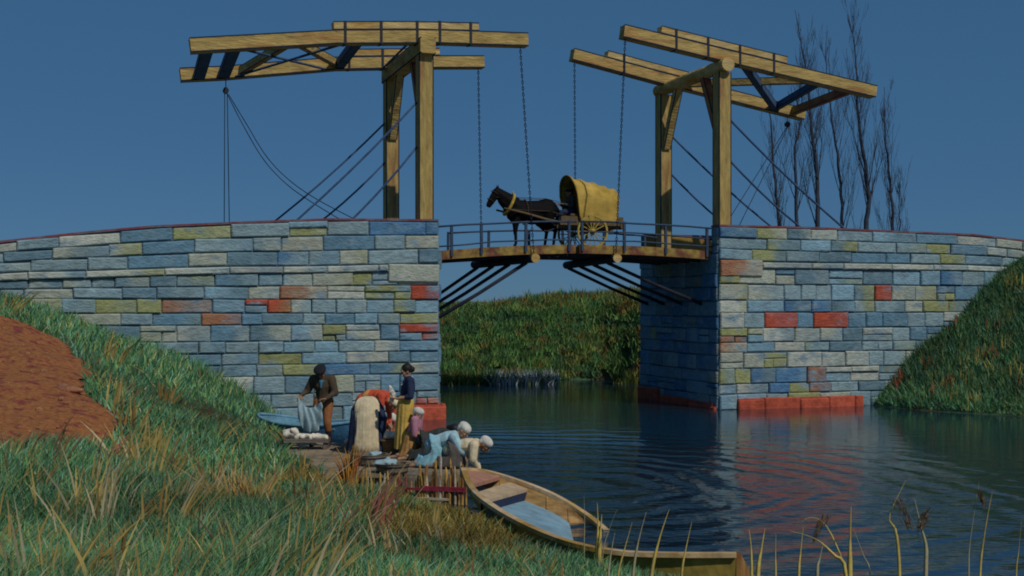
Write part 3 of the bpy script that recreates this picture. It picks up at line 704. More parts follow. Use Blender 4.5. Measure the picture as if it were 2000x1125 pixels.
def person(label, loc, rz, J, top, sleeves='long', legs=None, headgear=None, hgm='white_cloth', shrink=1.0, skin='skin', curl=.6, trousers=None, shoes=None, group='people washing at the canal', cat='person', thick=1.0):
    """J: joints in the figure's own frame (x forward, y to its left, z up)"""
    root = thing('person', label, cat, loc, rz, group); root.scale = (shrink,) * 3
    j = {k: Vector(v) for k, v in J.items()}
    mb = MB(); hip, waist, chest, nk, hd = j['hip'], j['waist'], j['chest'], j['neck'], j['head']
    spine = (chest - hip).normalized(); side = v3(*J['side']) if 'side' in J else v3(0, 1, 0)
    side = (side - spine * side.dot(spine)).normalized(); fw = side.cross(spine).normalized(); rot = Matrix((fw, side, spine)).transposed()
    def torso(mb, g):
        mb.ell(hip, (.105 + g, .155 + g, .12 + g), rot=rot); mb.ell(waist, (.09 + g, .125 + g, .13 + g), rot=rot); mb.ell(chest, (.105 + g, .155 + g, .165 + g), rot=rot)
        mb.cap_(hip, .11 + g, waist, .10 + g); mb.cap_(waist, .10 + g, chest, .11 + g)
        a, b_ = j.get('shL', chest + side * .17 + spine * .12), j.get('shR', chest - side * .17 + spine * .12)
        mb.cap_(a, .055 + g, b_, .055 + g); mb.cap_(chest + spine * .08, .09 + g, nk - (nk - chest) * .15, .055 + g)
        return a, b_
    shL, shR = torso(mb, 0)
    mb.cap_(nk - (nk - chest).normalized() * .05, .052, hd - (hd - nk) * .35, .048)
    look = v3(*J['look']); up = (hd - nk).normalized() if 'up' not in J else v3(*J['up'])
    add_head(mb, hd, look, up)
    for s_, sh in (('L', shL), ('R', shR)):
        el, wr = j['el' + s_], j['wr' + s_]
        mb.cap_(sh, .050, el, .036); mb.cap_(el, .037, wr, .025)
        hand(mb, wr, (wr - el) if 'hd' + s_ not in J else v3(*J['hd' + s_]), v3(*J.get('pn' + s_, (.2, 0, -1))), curl, 1 if s_ == 'L' else -1)
        kn, an = j['kn' + s_], j['an' + s_]; hp = hip + side * (.085 if s_ == 'L' else -.085)
        mb.cap_(hp, .085, kn, .056); mb.cap_(kn, .056, an, .036)
        ft = v3(*J.get('ft' + s_, (1, 0, -.15))).normalized(); mb.cap_(an - v3(0, 0, .03), .036, an + ft * .15 - v3(0, 0, .035), .030)
    blob('body', mb, .0085, skin, root, 2)
    f, l_, u_ = head_basis(look, up)
    for s_ in (-1, 1): MB().ell(hd + f * .084 + l_ * s_ * .032 + u_ * .010, (.012, .013, .009), n=8, rot=Matrix((f, l_, u_)).transposed()).build('eye', 'eye', root, local=True, smooth=True)
    g = MB(); torso(g, .022 * thick)
    for s_, sh in (('L', shL), ('R', shR)):
        el, wr = j['el' + s_], j['wr' + s_]
        g.cap_(sh, .072 * thick, lerp(sh, el, 1 if sleeves != 'short' else .7), .058 * thick)
        if sleeves == 'long': g.cap_(el, .058, lerp(el, wr, .9), .040)
        elif sleeves == 'rolled': g.cap_(el, .058, lerp(el, wr, .25), .055)
    blob({'red_wool': 'sweater', 'brown_wool': 'sweater', 'pink': 'sweater'}.get(top, 'blouse'), g, .012, top, root, 2)
    rot_h = Matrix((f, l_, u_)).transposed()
    if headgear == 'cap':
        c = MB(); c.ell(hd + u_ * .062 - f * .012, (.122, .102, .085), rot=rot_h, n=18); c.ell(hd - f * .075 + u_ * .02, (.05, .085, .075), rot=rot_h, n=14)
        c.cap_(hd + f * .075 + u_ * .062, .022, hd + f * .03 + l_ * .075 + u_ * .05, .022); c.cap_(hd + f * .075 + u_ * .062, .022, hd + f * .03 - l_ * .075 + u_ * .05, .022)
        blob('headscarf', c, .011, hgm, root, 2)
    elif headgear == 'hair':
        c = MB(); c.ell(hd + u_ * .035 - f * .022, (.105, .092, .100), rot=rot_h, n=18); c.ell(hd - f * .10 - u_ * .005, (.058, .062, .058), rot=rot_h, n=14); blob('hair', c, .010, 'hair', root, 2)
    elif headgear == 'beret':
        c = MB(); c.ell(hd + u_ * .078, (.135, .125, .060), rot=rot_h, n=18); c.ell(hd + u_ * .045 - f * .01, (.112, .094, .07), rot=rot_h, n=14); blob('cap', c, .011, hgm, root, 2)
        c = MB(); c.ell(hd - u_ * .02 - f * .045, (.065, .083, .075), rot=rot_h, n=14); blob('hair', c, .010, 'hair', root, 2)
    if trousers:
        c = MB(); 
        for s_ in 'LR':
            hp = hip + side * (.085 if s_ == 'L' else -.085); kn, an = j['kn' + s_], j['an' + s_]
            c.cap_(hp, .115, kn, .078); c.cap_(kn, .078, lerp(kn, an, .35), .07)
        c.ell(hip, (.13, .175, .13), rot=rot); blob('trousers', c, .012, trousers, root, 2)
    if shoes:
        for s_ in 'LR':
            kn, an = j['kn' + s_], j['an' + s_]; c = MB(); ft = v3(*J.get('ft' + s_, (1, 0, -.15))).normalized()
            c.cap_(lerp(kn, an, .3), .062, an, .05); c.cap_(an - v3(0, 0, .035), .048, an + ft * .17 - v3(0, 0, .04), .040); blob('boot', c, .010, shoes, root, 2)
    return root, j
def skirt(root, name, m_, rings_, amp=.012, nf=13, n=64, cap=(True, False), seed=0):
    """rings: (centre, radius along a, radius along b, axis a, axis b)"""
    out = []; N = len(rings_)
    rr = []
    for q in range(N - 1):
        for t in np.linspace(0, 1, 5)[:-1]: rr.append([lerp(Vector(rings_[q][0]), Vector(rings_[q + 1][0]), t)] + [lerp(rings_[q][k], rings_[q + 1][k], sstep(0, 1, t)) for k in (1, 2)] + [lerp(Vector(rings_[q][k]), Vector(rings_[q + 1][k]), t).normalized() for k in (3, 4)])
    rr.append([Vector(rings_[-1][0]), rings_[-1][1], rings_[-1][2], Vector(rings_[-1][3]).normalized(), Vector(rings_[-1][4]).normalized()])
    for q, (c, ra, rb, a_, b_) in enumerate(rr):
        g = q / (len(rr) - 1); ring = []
        for k in range(n):
            th = 2 * math.pi * k / n
            fo = 1 + amp / max(ra, .05) * g * (math.sin(nf * th + seed) + .6 * math.sin(nf * 1.7 * th + 2 * seed + g * 2))
            ring.append(c + a_ * ra * math.cos(th) * fo + b_ * rb * math.sin(th) * fo)
        out.append(ring)
    o = MB().loft(out, cap=cap).build(name, m_, root, local=True, smooth=True); return o
X_, Y_, Z_ = (1, 0, 0), (0, 1, 0), (0, 0, 1)
PZ = .35
def gp(px, py, z=PZ): return onz(px, py, z)

# standing woman, navy blouse and yellow skirt, facing left
p = gp(789, 892)
J = dict(hip=(-.03, 0, .92), waist=(-.045, 0, 1.06), chest=(-.075, 0, 1.24), neck=(-.075, 0, 1.40), head=(-.045, 0, 1.515), look=(1, .02, -.42), elL=(-.09, .23, 1.08), wrL=(.14, .12, 1.04), elR=(-.08, -.23, 1.08), wrR=(.13, -.12, 1.04),
         hdL=(.7, -.5, .1), hdR=(.7, .5, .1), knL=(.03, .09, .5), knR=(.03, -.09, .5), anL=(0, .09, .09), anR=(0, -.09, .09), pnL=(0, 0, 1), pnR=(0, 0, 1))
r_, j = person('standing woman in navy blouse and long yellow skirt, holding white cloth', p, R(192), J, 'navy', 'rolled', headgear='hair', shoes='bootdark')
skirt(r_, 'skirt', 'yellow_skirt', [((-.045, 0, 1.08), .125, .145, X_, Y_), ((-.03, 0, .92), .150, .18, X_, Y_), ((.0, 0, .5), .145, .19, X_, Y_), ((.02, 0, .15), .145, .20, X_, Y_)])
skirt(r_, 'petticoat', 'navy', [((0, 0, .4), .12, .16, X_, Y_), ((.02, 0, .04), .135, .19, X_, Y_)])
mb = MB(); 
for s_ in (-1, 1): mb.cap_(v3(-.13, s_ * .10, 1.40), .03, v3(.04, s_ * .02, 1.27), .02)
mb.cap_(v3(-.13, .1, 1.40), .03, v3(-.13, -.1, 1.40), .03); blob('collar', mb, .010, 'white_cloth', r_, 2)
def cloth_lump(name, pts, rad, m_, label, cat, voxel=.014, group=None, seed=1):
    rd = random.Random(seed); mb = MB(); c0 = Vector(pts[0])
    for a, b_ in zip(pts[:-1], pts[1:]):
        a, b_ = Vector(a), Vector(b_)
        for k in range(7):
            o = lambda s_=rad * .75: v3(rd.uniform(-s_, s_), rd.uniform(-s_, s_), rd.uniform(-s_ * .5, s_ * .6))
            t0, t1 = rd.random(), rd.random(); r = rad * rd.uniform(.3, .62)
            mb.cap_(lerp(a, b_, t0) + o() - c0, r, lerp(a, b_, t1) + o() - c0, r * .8, 8)
        mb.cap_(a - c0, rad * .7, b_ - c0, rad * .6)
    root = None
    o = blob(name, mb, voxel, m_, None, 2); o.location = c0
    return tag(o, label, cat, group)
rt = Matrix.Rotation(R(192), 3, 'Z')
cloth_lump('cloth', [p + rt @ v3(.21, .0, 1.0), p + rt @ v3(.20, 0, 1.13), p + rt @ v3(.25, 0, 1.24)], .055, 'white_cloth', 'bunched white cloth in the hands of the standing woman', 'cloth', seed=4)

# man in brown sweater wringing a pale blue cloth
p = gp(632, 872)
J = dict(hip=(0, 0, .86), waist=(.02, 0, 1.0), chest=(.05, 0, 1.17), neck=(.09, 0, 1.32), head=(.15, -.01, 1.42), look=(.75, .05, -.75), side=(0, 1, .05), elL=(.10, .25, 1.03), wrL=(.33, .13, .93), elR=(.05, -.30, 1.06), wrR=(.24, -.38, .98),
         hdL=(.6, -.8, 0), hdR=(.8, 0, -.4), knL=(.10, .10, .46), knR=(.05, -.16, .46), anL=(.02, .12, .10), anR=(-.02, -.2, .10), pnL=(0, 0, -1))
r_, j = person('man in brown sweater, blue scarf and black cap lifting a wet pale blue cloth', p, R(-97), J, 'brown_wool', 'long', headgear='beret', hgm='cap_dark', trousers='rust', shoes='bootdark', skin='skin_tan', thick=1.25)
mb = MB(); mb.cap_(v3(.06, .09, 1.29), .035, v3(.17, .01, 1.24), .03); mb.cap_(v3(.06, -.09, 1.29), .035, v3(.17, -.01, 1.24), .03); mb.cap_(v3(.04, .09, 1.30), .035, v3(.04, -.09, 1.30), .035); mb.cap_(v3(.17, 0, 1.24), .035, v3(.185, 0, 1.13), .02); blob('scarf', mb, .011, 'scarf_blue', r_, 2)
# cloth draped between his hands
def drape(label, A, B2, down, sag, m_, name='cloth', n1=26, n2=18):
    vs = []; 
    for b_ in range(n2 + 1):
        for a_ in range(n1 + 1):
            s_ = a_ / n1; t = b_ / n2
            top = lerp(A, B2, s_) - v3(0, 0, sag * 4 * s_ * (1 - s_))
            low = down * (1 - .25 * abs(2 * s_ - 1.1) + .07 * math.sin(s_ * 9)) ; q = top - v3(0, 0, low * t)
            q += v3(math.sin(s_ * 2), -1, 0) * (.022 * math.sin(s_ * 13 + 1 + 2.2 * t * s_) * (.3 + t) + .018 * math.sin(s_ * 29 * (1 - .4 * t)) + .05 * math.sin(math.pi * t)); vs.append(q)
    m_1 = n1 + 1; k = len(vs); vs2 = vs + [q + v3(0, .014, 0) for q in vs]; c = A.copy()
    fs = []
    for b_ in range(n2):
        for a_ in range(n1):
            i_ = b_ * m_1 + a_; fs += [(i_, i_ + 1, i_ + 1 + m_1, i_ + m_1), (k + i_, k + i_ + m_1, k + i_ + 1 + m_1, k + i_ + 1)]
    rim = [a_ for a_ in range(m_1)] + [b_ * m_1 + n1 for b_ in range(1, n2 + 1)] + [n2 * m_1 + a_ for a_ in range(n1 - 1, -1, -1)] + [b_ * m_1 for b_ in range(n2 - 1, 0, -1)]
    for q in range(len(rim)): fs.append((rim[(q + 1) % len(rim)], rim[q], k + rim[q], k + rim[(q + 1) % len(rim)]))
    o = MB().add([q - c for q in vs2], fs).build(name, m_, None, local=True, smooth=True); o.location = c; return tag(o, label, 'cloth')
rt = Matrix.Rotation(R(-97), 3, 'Z'); hR = p + rt @ v3(.32, -.40, .96); hL = p + rt @ v3(.37, .04, .90)
drape('pale blue wet cloth sagging from the hands of the man in the brown sweater', hR, hL, .52, .17, 'paleblue')

# woman seen from behind: cream apron cloth over a navy skirt, bent double
p = gp(718, 886)
J = dict(hip=(0, 0, .84), waist=(.12, 0, .86), chest=(.30, 0, .80), neck=(.45, 0, .72), head=(.55, 0, .66), look=(.45, 0, -.9), up=(.9, 0, .2), elL=(.36, .30, .60), wrL=(.40, .33, .36), elR=(.36, -.28, .6), wrR=(.45, -.2, .36),
         knL=(.03, .12, .46), knR=(.03, -.12, .46), anL=(-.02, .12, .09), anR=(-.02, -.12, .09), side=(0, 1, 0))
r_, j = person('woman bent double with her back turned, cream apron over a dark navy skirt', p, R(92), J, 'navy', 'rolled', headgear='cap', shoes='bootdark')
skirt(r_, 'skirt', 'navy', [((.16, 0, .89), .10, .15, (0, 0, 1), Y_), ((.04, 0, .89), .15, .24, (.5, 0, 1), Y_), ((-.01, 0, .78), .21, .30, X_, Y_), ((0, 0, .4), .25, .33, X_, Y_), ((0, 0, .04), .27, .37, X_, Y_)], amp=.014)
def apron(root, m_, prof, wid, off=.012, n=18, name='apron', amp=.008):
    """cloth strip that follows a profile (x,z) on the figure's back, wrapped round it"""
    vs = []; k = len(prof)
    for (x, z, w, depth) in prof:
        for a_ in range(n + 1):
            s_ = a_ / n * 2 - 1; vs.append(v3(x + depth * s_ * s_ + amp * math.sin(a_ * 2.6 + z), s_ * w, z))
    m1 = n + 1; fs = [(b_ * m1 + a_, b_ * m1 + a_ + 1, (b_ + 1) * m1 + a_ + 1, (b_ + 1) * m1 + a_) for b_ in range(k - 1) for a_ in range(n)]
    o = MB().add(vs, fs).build(name, m_, root, local=True, smooth=True); q = o.modifiers.new('t', 'SOLIDIFY'); q.thickness = .012; q.offset = 0; return o
apron(r_, 'cream_cloth', [(.02, 1.035, .04, .0), (-.03, 1.03, .10, .02), (-.08, 1.005, .15, .03), (-.13, .97, .185, .05), (-.18, .91, .215, .08), (-.235, .80, .225, .10), (-.265, .6, .205, .09), (-.28, .4, .205, .08), (-.30, .2, .22, .07), (-.315, .03, .235, .07)], .2)

# woman in red bending over the basket
p = gp(710, 874)
J = dict(hip=(0, 0, .90), waist=(.13, 0, .98), chest=(.33, 0, .97), neck=(.50, 0, .90), head=(.60, 0, .83), look=(.75, 0, -.75), up=(.8, 0, .5), elL=(.44, .19, .70), wrL=(.52, .08, .47), elR=(.44, -.19, .70), wrR=(.56, -.1, .47),
         knL=(.02, .1, .47), knR=(0, -.1, .47), anL=(-.04, .1, .09), anR=(-.05, -.1, .09))
r_, j = person('woman in red sweater and straw coloured headscarf reaching down into the linen basket', p, R(-20), J, 'red_wool', 'long', headgear='cap', hgm='cream_cloth', shoes='bootdark', thick=1.2)
skirt(r_, 'skirt', 'ochre_skirt', [((.16, 0, 1.0), .11, .14, (0, 0, 1), Y_), ((.04, 0, .96), .15, .19, (.5, 0, 1), Y_), ((-.02, 0, .82), .18, .22, X_, Y_), ((-.02, 0, .4), .22, .25, X_, Y_), ((-.02, 0, .06), .25, .28, X_, Y_)])

# child in white cap crouching at the basket
p = gp(741, 868)
J = dict(hip=(-.16, 0, .26), waist=(-.06, 0, .38), chest=(.08, 0, .50), neck=(.20, 0, .58), head=(.30, 0, .60), look=(.55, 0, -.85), up=(.8, 0, .55), elL=(.16, .20, .32), wrL=(.36, .1, .33), elR=(.16, -.2, .32), wrR=(.36, -.08, .33),
         knL=(.18, .13, .16), knR=(.18, -.13, .16), anL=(-.22, .12, .08), anR=(-.22, -.12, .08), ftL=(-1, 0, -.2), ftR=(-1, 0, -.2))
r_, j = person('crouching girl in white cap with her hands in the linen basket', p, R(-15), J, 'rust', 'long', headgear='cap', skin='skin_tan', shrink=.82)
skirt(r_, 'skirt', 'greybrown', [((-.1, 0, .40), .13, .15, (.6, 0, 1), Y_), ((-.1, 0, .26), .26, .24, X_, Y_), ((-.05, 0, .02), .33, .28, X_, Y_)], cap=(True, True))

# girl kneeling upright in pink
p = gp(808, 895)
J = dict(hip=(-.02, 0, .42), waist=(.0, 0, .54), chest=(.04, 0, .67), neck=(.06, 0, .79), head=(.095, 0, .885), look=(1, -.1, -.35), elL=(.05, .20, .50), wrL=(.24, .16, .36), elR=(.08, -.20, .50), wrR=(.27, -.14, .36),
         knL=(.06, .1, .06), knR=(.06, -.1, .06), anL=(-.32, .1, .07), anR=(-.32, -.1, .07), ftL=(-1, 0, -.1), ftR=(-1, 0, -.1))
r_, j = person('girl in pink sweater and white cap kneeling upright on bare feet', p, R(-12), J, 'pink', 'long', headgear='cap', skin='skin', thick=1.15, shrink=.87)
skirt(r_, 'skirt', 'ochre_skirt', [((0, 0, .55), .13, .145, X_, Y_), ((-.03, 0, .42), .17, .19, X_, Y_), ((-.05, 0, .2), .21, .22, X_, Y_), ((-.08, 0, .02), .27, .25, X_, Y_)], cap=(True, True))

# dark haired kneeler
def kneeler(label, px, py, rz, top, sk, hg, hgm, headp, chestp, neckp, hipz=.40, skin='skin', sl='rolled', reach=(.62, .02), sc=1.0, knx=0):
    p = gp(px, py); hx = -.05
    J = dict(hip=(hx, 0, hipz), waist=(lerp(hx, chestp[0], .42), 0, lerp(hipz, chestp[1], .5)), chest=(chestp[0], 0, chestp[1]), neck=(neckp[0], 0, neckp[1]), head=(headp[0], 0, headp[1]), look=(.72, -.1, -.7), up=(.72, 0, .72),
             elL=(lerp(chestp[0], reach[0], .6) - .02, .20, lerp(chestp[1], reach[1], .42)), wrL=(reach[0], .10, reach[1] + .10), elR=(lerp(chestp[0], reach[0], .6), -.2, lerp(chestp[1], reach[1], .42)), wrR=(reach[0] + .03, -.12, reach[1] + .10),
             hdL=(.5, 0, -.8), hdR=(.5, 0, -.8), knL=(.10 + knx, .11, .06), knR=(.08 + knx, -.11, .06), anL=(-.33, .1, .07), anR=(-.33, -.1, .07), ftL=(-1, 0, -.1), ftR=(-1, 0, -.1))
    r_, j = person(label, p, rz, J, top, sl, headgear=hg, hgm=hgm, skin=skin, shrink=sc, thick=1.2)
    w = j['waist']
    skirt(r_, 'skirt', sk, [((w.x, 0, w.z), .125, .15, (-.6, 0, 1), Y_), ((hx, 0, hipz), .19, .21, (-.4, 0, 1), Y_), ((-.06, 0, .2), .23, .21, X_, Y_), ((-.11, 0, .02), .30, .23, X_, Y_)], cap=(True, True), amp=.014)
    return r_, j
kneeler('dark haired woman in charcoal dress kneeling between the pink girl and the blue woman', 834, 898, R(-5), 'charcoal', 'charcoal', 'hair', None, (.47, .49), (.24, .43), (.36, .47), .34)
r_, j = kneeler('woman in light blue blouse and skirt with white cap, kneeling over the water', 852, 911, R(-4), 'lightblue', 'teal_skirt', 'cap', 'white_cloth', (.45, .60), (.20, .46), (.33, .54), .37)
r_, j = kneeler('woman in cream blouse and brown skirt with white cap, kneeling nearest the rowing boat', 888, 913, R(-5), 'cream_cloth', 'greybrown', 'cap', 'white_cloth', (.50, .38), (.22, .36), (.37, .385), .30, sl='long', reach=(.40, -.12), skin='skin_tan')

# ------------------------------------------------------------------ landing stage, baskets, linen
M['stage'] = mat('stage_stone', (.30, .22, .14), .95, .4, 4, c2=(.17, .15, .11), bump=.9, bscale=10)
root = thing('landing_stage', 'low brown landing stage of rough slabs under the washing women', 'landing stage', (-2.2, 21, 0))
outline = [(-.72, 19.1), (-.98, 20.6), (-1.35, 22.3), (-2.0, 23.3), (-3.0, 23.7), (-4.3, 23.9), (-4.6, 22.2), (-3.9, 20.4), (-2.9, 19.35), (-1.6, 19.05)]
mb = MB(); mb.loft([[v3(x, y, -.5) for x, y in outline], [v3(x, y, .31) for x, y in outline]]); mb.build('stage_core', 'stage', root)
mb = MB(); yy = 19.1
while yy < 23.8:
    h_ = random.uniform(.4, .6); xx = -4.9
    while xx < -.6:
        w_ = random.uniform(.5, 1.0); cx, cy = xx + w_ / 2, yy + h_ / 2
        if inside(np.array([cx]), np.array([cy]), outline)[0]:
            z_ = PZ - .025 + random.uniform(-.012, .006); mb.box(v3(cx, cy, z_), Vector((w_ / 2 - .015, random.uniform(-.01, .01), 0)), Vector((0, h_ / 2 - .015, 0)), v3(0, 0, .03))
        xx += w_
    yy += h_
mb.build('slab', 'stage', root)
for nm, c in (('wicker', (.20, .12, .05)), ('tubwood', (.24, .18, .12)), ('linen', (.68, .62, .52)), ('benchwood', (.17, .14, .12)), ('boatblue', (.05, .16, .28)), ('boatpale', (.14, .30, .40))):
    M[nm] = mat(nm, c, .8, .3, 5, bump=.5, bscale=16)
def tub(label, c, r, h, name, m_, tilt=0, oval=1.0, staves=True):
    root = thing(name, label, 'basket' if name == 'basket' else 'washtub', c)
    mb = MB(); n = 40; prof = [(r * .82, 0), (r * .88, h * .35), (r * .95, h * .7), (r, h), (r + .012, h + .012), (r - .025, h + .012), (r * .90, h * .7), (r * .78, .03)]
    rings_ = []
    for a, z in prof: rings_.append([v3(a * math.cos(2 * math.pi * k / n) * oval * (1 + (.012 if k % 2 else 0)), a * math.sin(2 * math.pi * k / n) * (1 + (.012 if k % 2 else 0)), z) for k in range(n)])
    mb.loft(rings_); mb.build('wall', m_, root, local=True)
    for z in ((h * .2, h * .8) if staves else (h * .96,)):
        ring = [v3(lerp(r * .84, r, z / h) * 1.02 * math.cos(t) * oval, lerp(r * .84, r, z / h) * 1.02 * math.sin(t), z) for t in np.linspace(0, 2 * math.pi, 33)]
        MB().tube(ring, .011 if staves else .02, 6, cap=False).build('hoop' if staves else 'rim', 'iron' if staves else m_, root, local=True)
    for s_ in (-1, 1):
        MB().tube([v3(s_ * r * oval * 1.0, -.07, h * .85), v3(s_ * (r * oval + .05), -.05, h + .03), v3(s_ * (r * oval + .05), .05, h + .03), v3(s_ * r * oval, .07, h * .85)], .012, 6).build('handle', m_, root, local=True)
    return root
cb = gp(763, 887); tub('round brown wicker basket heaped with white linen between the two bending women', cb, .19, .27, 'basket', 'wicker', staves=False)
cloth_lump('linen', [cb + v3(-.1, 0, .28), cb + v3(.1, .03, .27), cb + v3(-.03, -.05, .33), cb + v3(.05, .02, .36)], .10, 'linen', 'white linen heaped in the round wicker basket', 'linen', seed=3)
c1 = gp(724, 909); tub('dark wooden washtub behind the apron woman, left of the two front tubs', c1, .25, .18, 'washtub', 'tubwood', oval=1.15)
cloth_lump('cloth', [c1 + v3(.0, 0, .17), c1 + v3(.12, .02, .195)], .07, 'paleblue', 'small pale blue cloth in the dark washtub', 'cloth', seed=8)
c2 = gp(766, 924); tub('brown wooden washtub, right of the two front tubs, with a blue cloth', c2, .23, .15, 'washtub', 'tubwood', oval=1.2)
cloth_lump('cloth', [c2 + v3(-.24, 0, .16), c2 + v3(-.06, -.03, .19), c2 + v3(.03, 0, .17)], .075, 'paleblue', 'pale blue cloth hanging over the rim of the brown washtub', 'cloth', seed=9)
# washing bench with linen behind the man
cbn = gp(609, 879); root = thing('washing_bench', 'low rough washing bench loaded with white linen in front of the man', 'bench', cbn)
mb = MB(); mb.wood(cbn + v3(-.52, .12, .17), cbn + v3(.30, .16, .17), .34, .06, 0, 0, up=Z_ and v3(0, 0, 1)); mb.build('bench_top', 'benchwood', root)
for a in (-.46, .24):
    for b_ in (0, .22): MB().beam(cbn + v3(a, b_ + .06, -.02), cbn + v3(a, b_ + .05, .13), .07, .07, up=v3(0, 1, 0)).build('leg', 'benchwood', root)
for lab, pts, rad, sd_ in (('crumpled white linen piled at the left end of the washing bench', [(-.5, .1, .28), (-.34, .12, .34), (-.38, .15, .24)], .10, 11), ('long roll of white linen along the middle of the washing bench', [(-.28, .1, .25), (0, .1, .235), (.24, .12, .23)], .085, 12),
                           ('folded square of cream linen on the landing stage right of the man', [(.58, .55, .09), (.72, .55, .10)], .09, 13), ('small twisted white cloth on the landing stage beside the apron woman', [(.80, .5, .05), (.93, .5, .05)], .055, 14)):
    cloth_lump('linen', [cbn + Vector(q) for q in pts], rad, 'linen', lab, 'linen', seed=sd_)

# ------------------------------------------------------------------ boats
M['boatwood'] = mat('boat_planks', (.42, .25, .09), .75, .4, 3, c2=(.20, .10, .04), stretch=(1, 1, 4), bump=.5, bscale=9)
M['gunwale'] = mat('gunwale_pale', (.60, .43, .25), .8, .3, 4, c2=(.38, .22, .05), bump=.4)
M['thwart'] = mat('thwart_wood', (.50, .36, .22), .8, .25, 5, bump=.3)
M['bowplank'] = mat('bow_plank', (.42, .20, .13), .8, .25, 5, bump=.3)
M['boatin'] = mat('boat_inside_blue', (.22, .36, .44), .6, .35, 2.5, bump=.4)
M['boatout'] = mat('boat_outside_green', (.10, .17, .13), .85, .35, 3, c2=(.34, .24, .05), c2w=.45)
def at_z(px, py, z): return onz(px, py, z)
def spline(q, n):
    out = []
    for t in np.linspace(0, len(q) - 1, n):
        k = min(int(t), len(q) - 2); f = t - k; P0 = q[max(k - 1, 0)]; P1 = q[k]; P2 = q[k + 1]; P3 = q[min(k + 2, len(q) - 1)]
        out.append(.5 * ((2 * P1) + (P2 - P0) * f + (2 * P0 - 5 * P1 + 4 * P2 - P3) * f * f + (3 * P1 - P0 - 3 * P2 + P3) * f ** 3))
    return out
nL = [(905, 915, .66), (927, 960, .58), (998, 1010, .50), (1100, 1055, .44), (1205, 1077, .42), (1320, 1082, .43), (1438, 1082, .45)]
Lg = spline([at_z(*q) for q in nL], 40)
Rw = [at_z(905, 915, .66), at_z(945, 919, .59), at_z(1010, 938, .48), at_z(1085, 968, .32), at_z(1150, 1008, .10), Vector((1.62, 15.5, -.14)), Vector((2.75, 13.9, -.2))]
Rg = spline(Rw, 40)
root = thing('rowing_boat', 'old half sunken rowing boat with pale gunwales, its bow on the grassy bank', 'rowing boat', (0, 15, .2))
def hull(inner):
    rings_ = []
    for k in range(40):
        a, b_ = Lg[k], Rg[k]; t = k / 39; mid = (a + b_) / 2
        flat = lerp(.6, .88, min(1, t * 3)); depth = lerp(.22, .42, min(1, t * 3.5)) - (.02 if inner else 0)
        zb = lerp(min(a.z, b_.z) - depth * .8, (a.z + b_.z) / 2 - depth, .5); zb = lerp(min(a.z, b_.z) - lerp(.12, .24, min(1, t * 4)), -.2, sstep(.50, .85, t)) - (0 if inner else .02)
        e = (b_ - a); en_ = e.normalized() if e.length > 1e-3 else v3(1, 0, 0); ins = .022 if inner else 0
        a2, b2 = a + en_ * ins, b_ - en_ * ins
        if e.length < .06: a2, b2 = a, b_
        pa = lerp(mid, a2, flat); pb = lerp(mid, b2, flat)
        rings_.append([a2, lerp(a2, Vector((pa.x, pa.y, zb)), .45) - en_ * (.03 if not inner else .02), Vector((pa.x, pa.y, zb + (.02 if inner else 0))), Vector((pb.x, pb.y, zb + (.02 if inner else 0))), lerp(b2, Vector((pb.x, pb.y, zb)), .45) + en_ * .02, b2])
    return rings_
MB().loft(hull(False), closed=False, cap=(False, True)).build('hull', 'boatout', root, smooth=False)
hi = hull(True)
MB().loft([[q[0], q[1], q[2]] for q in hi], closed=False, cap=(False, False)).build('near_side', 'boatwood', root)
MB().loft([[q[3], q[4], q[5]] for q in hi], closed=False, cap=(False, False)).build('far_side', 'boatwood', root)
MB().loft([[q[2], lerp(q[2], q[3], .33), lerp(q[2], q[3], .66), q[3]] for q in hi], closed=False, cap=(False, False)).build('bottom', 'boatin', root)
for g_, nm in ((Lg, 0), (Rg, 1)):
    mb = MB(); rings_ = []
    for k in range(40):
        d = (g_[min(k + 1, 39)] - g_[max(k - 1, 0)]).normalized(); s_ = d.cross(v3(0, 0, 1)).normalized(); c = g_[k]
        rings_.append([c - s_ * .045 - v3(0, 0, .03), c + s_ * .045 - v3(0, 0, .03), c + s_ * .042 + v3(0, 0, .016), c - s_ * .042 + v3(0, 0, .016)])
    mb.loft(rings_).build('gunwale', 'gunwale', root)
for k in range(2, 38, 4):                                   # ribs
    q = hi[k]; MB().tube([q[3] + v3(0, 0, .01), q[4] - v3(0, .01, 0), q[5] - v3(0, .01, .04)], .013, 5).build('rib', 'boatwood', root)
def fr(P, f): 
    x = f * 39; k = min(int(x), 38); return lerp(P[k], P[k + 1], x - k)
def thw(fa, fb, wfa, wfb, drop, th, m_, nm):
    a0, a1 = fr(Lg, fa), fr(Lg, fa + wfa); b0, b1 = fr(Rg, fb), fr(Rg, fb + wfb); dz = v3(0, 0, drop); t = v3(0, 0, th)
    MB().loft([[a0 - dz, a1 - dz, a1 - dz - t, a0 - dz - t], [b0 - dz, b1 - dz, b1 - dz - t, b0 - dz - t]]).build(nm, m_, root)
thw(.03, .07, .09, .19, .015, .05, 'bowplank', 'bow_deck')
thw(.15, .30, .055, .085, .06, .04, 'thwart', 'thwart')
a0, b0 = fr(Lg, .205) - v3(0, 0, .1), fr(Rg, .385) - v3(0, 0, .1)
MB().loft([[a0, a0 + v3(0, .03, 0), a0 + v3(0, .03, -.16), a0 + v3(0, 0, -.16)], [b0, b0 + v3(0, .03, 0), b0 + v3(0, .03, -.14), b0 + v3(0, 0, -.14)]]).build('bulkhead', 'navy', root)
sa, sb = Lg[-1], Rg[-1]; dd_ = (Lg[-1] - Lg[-3]).normalized()
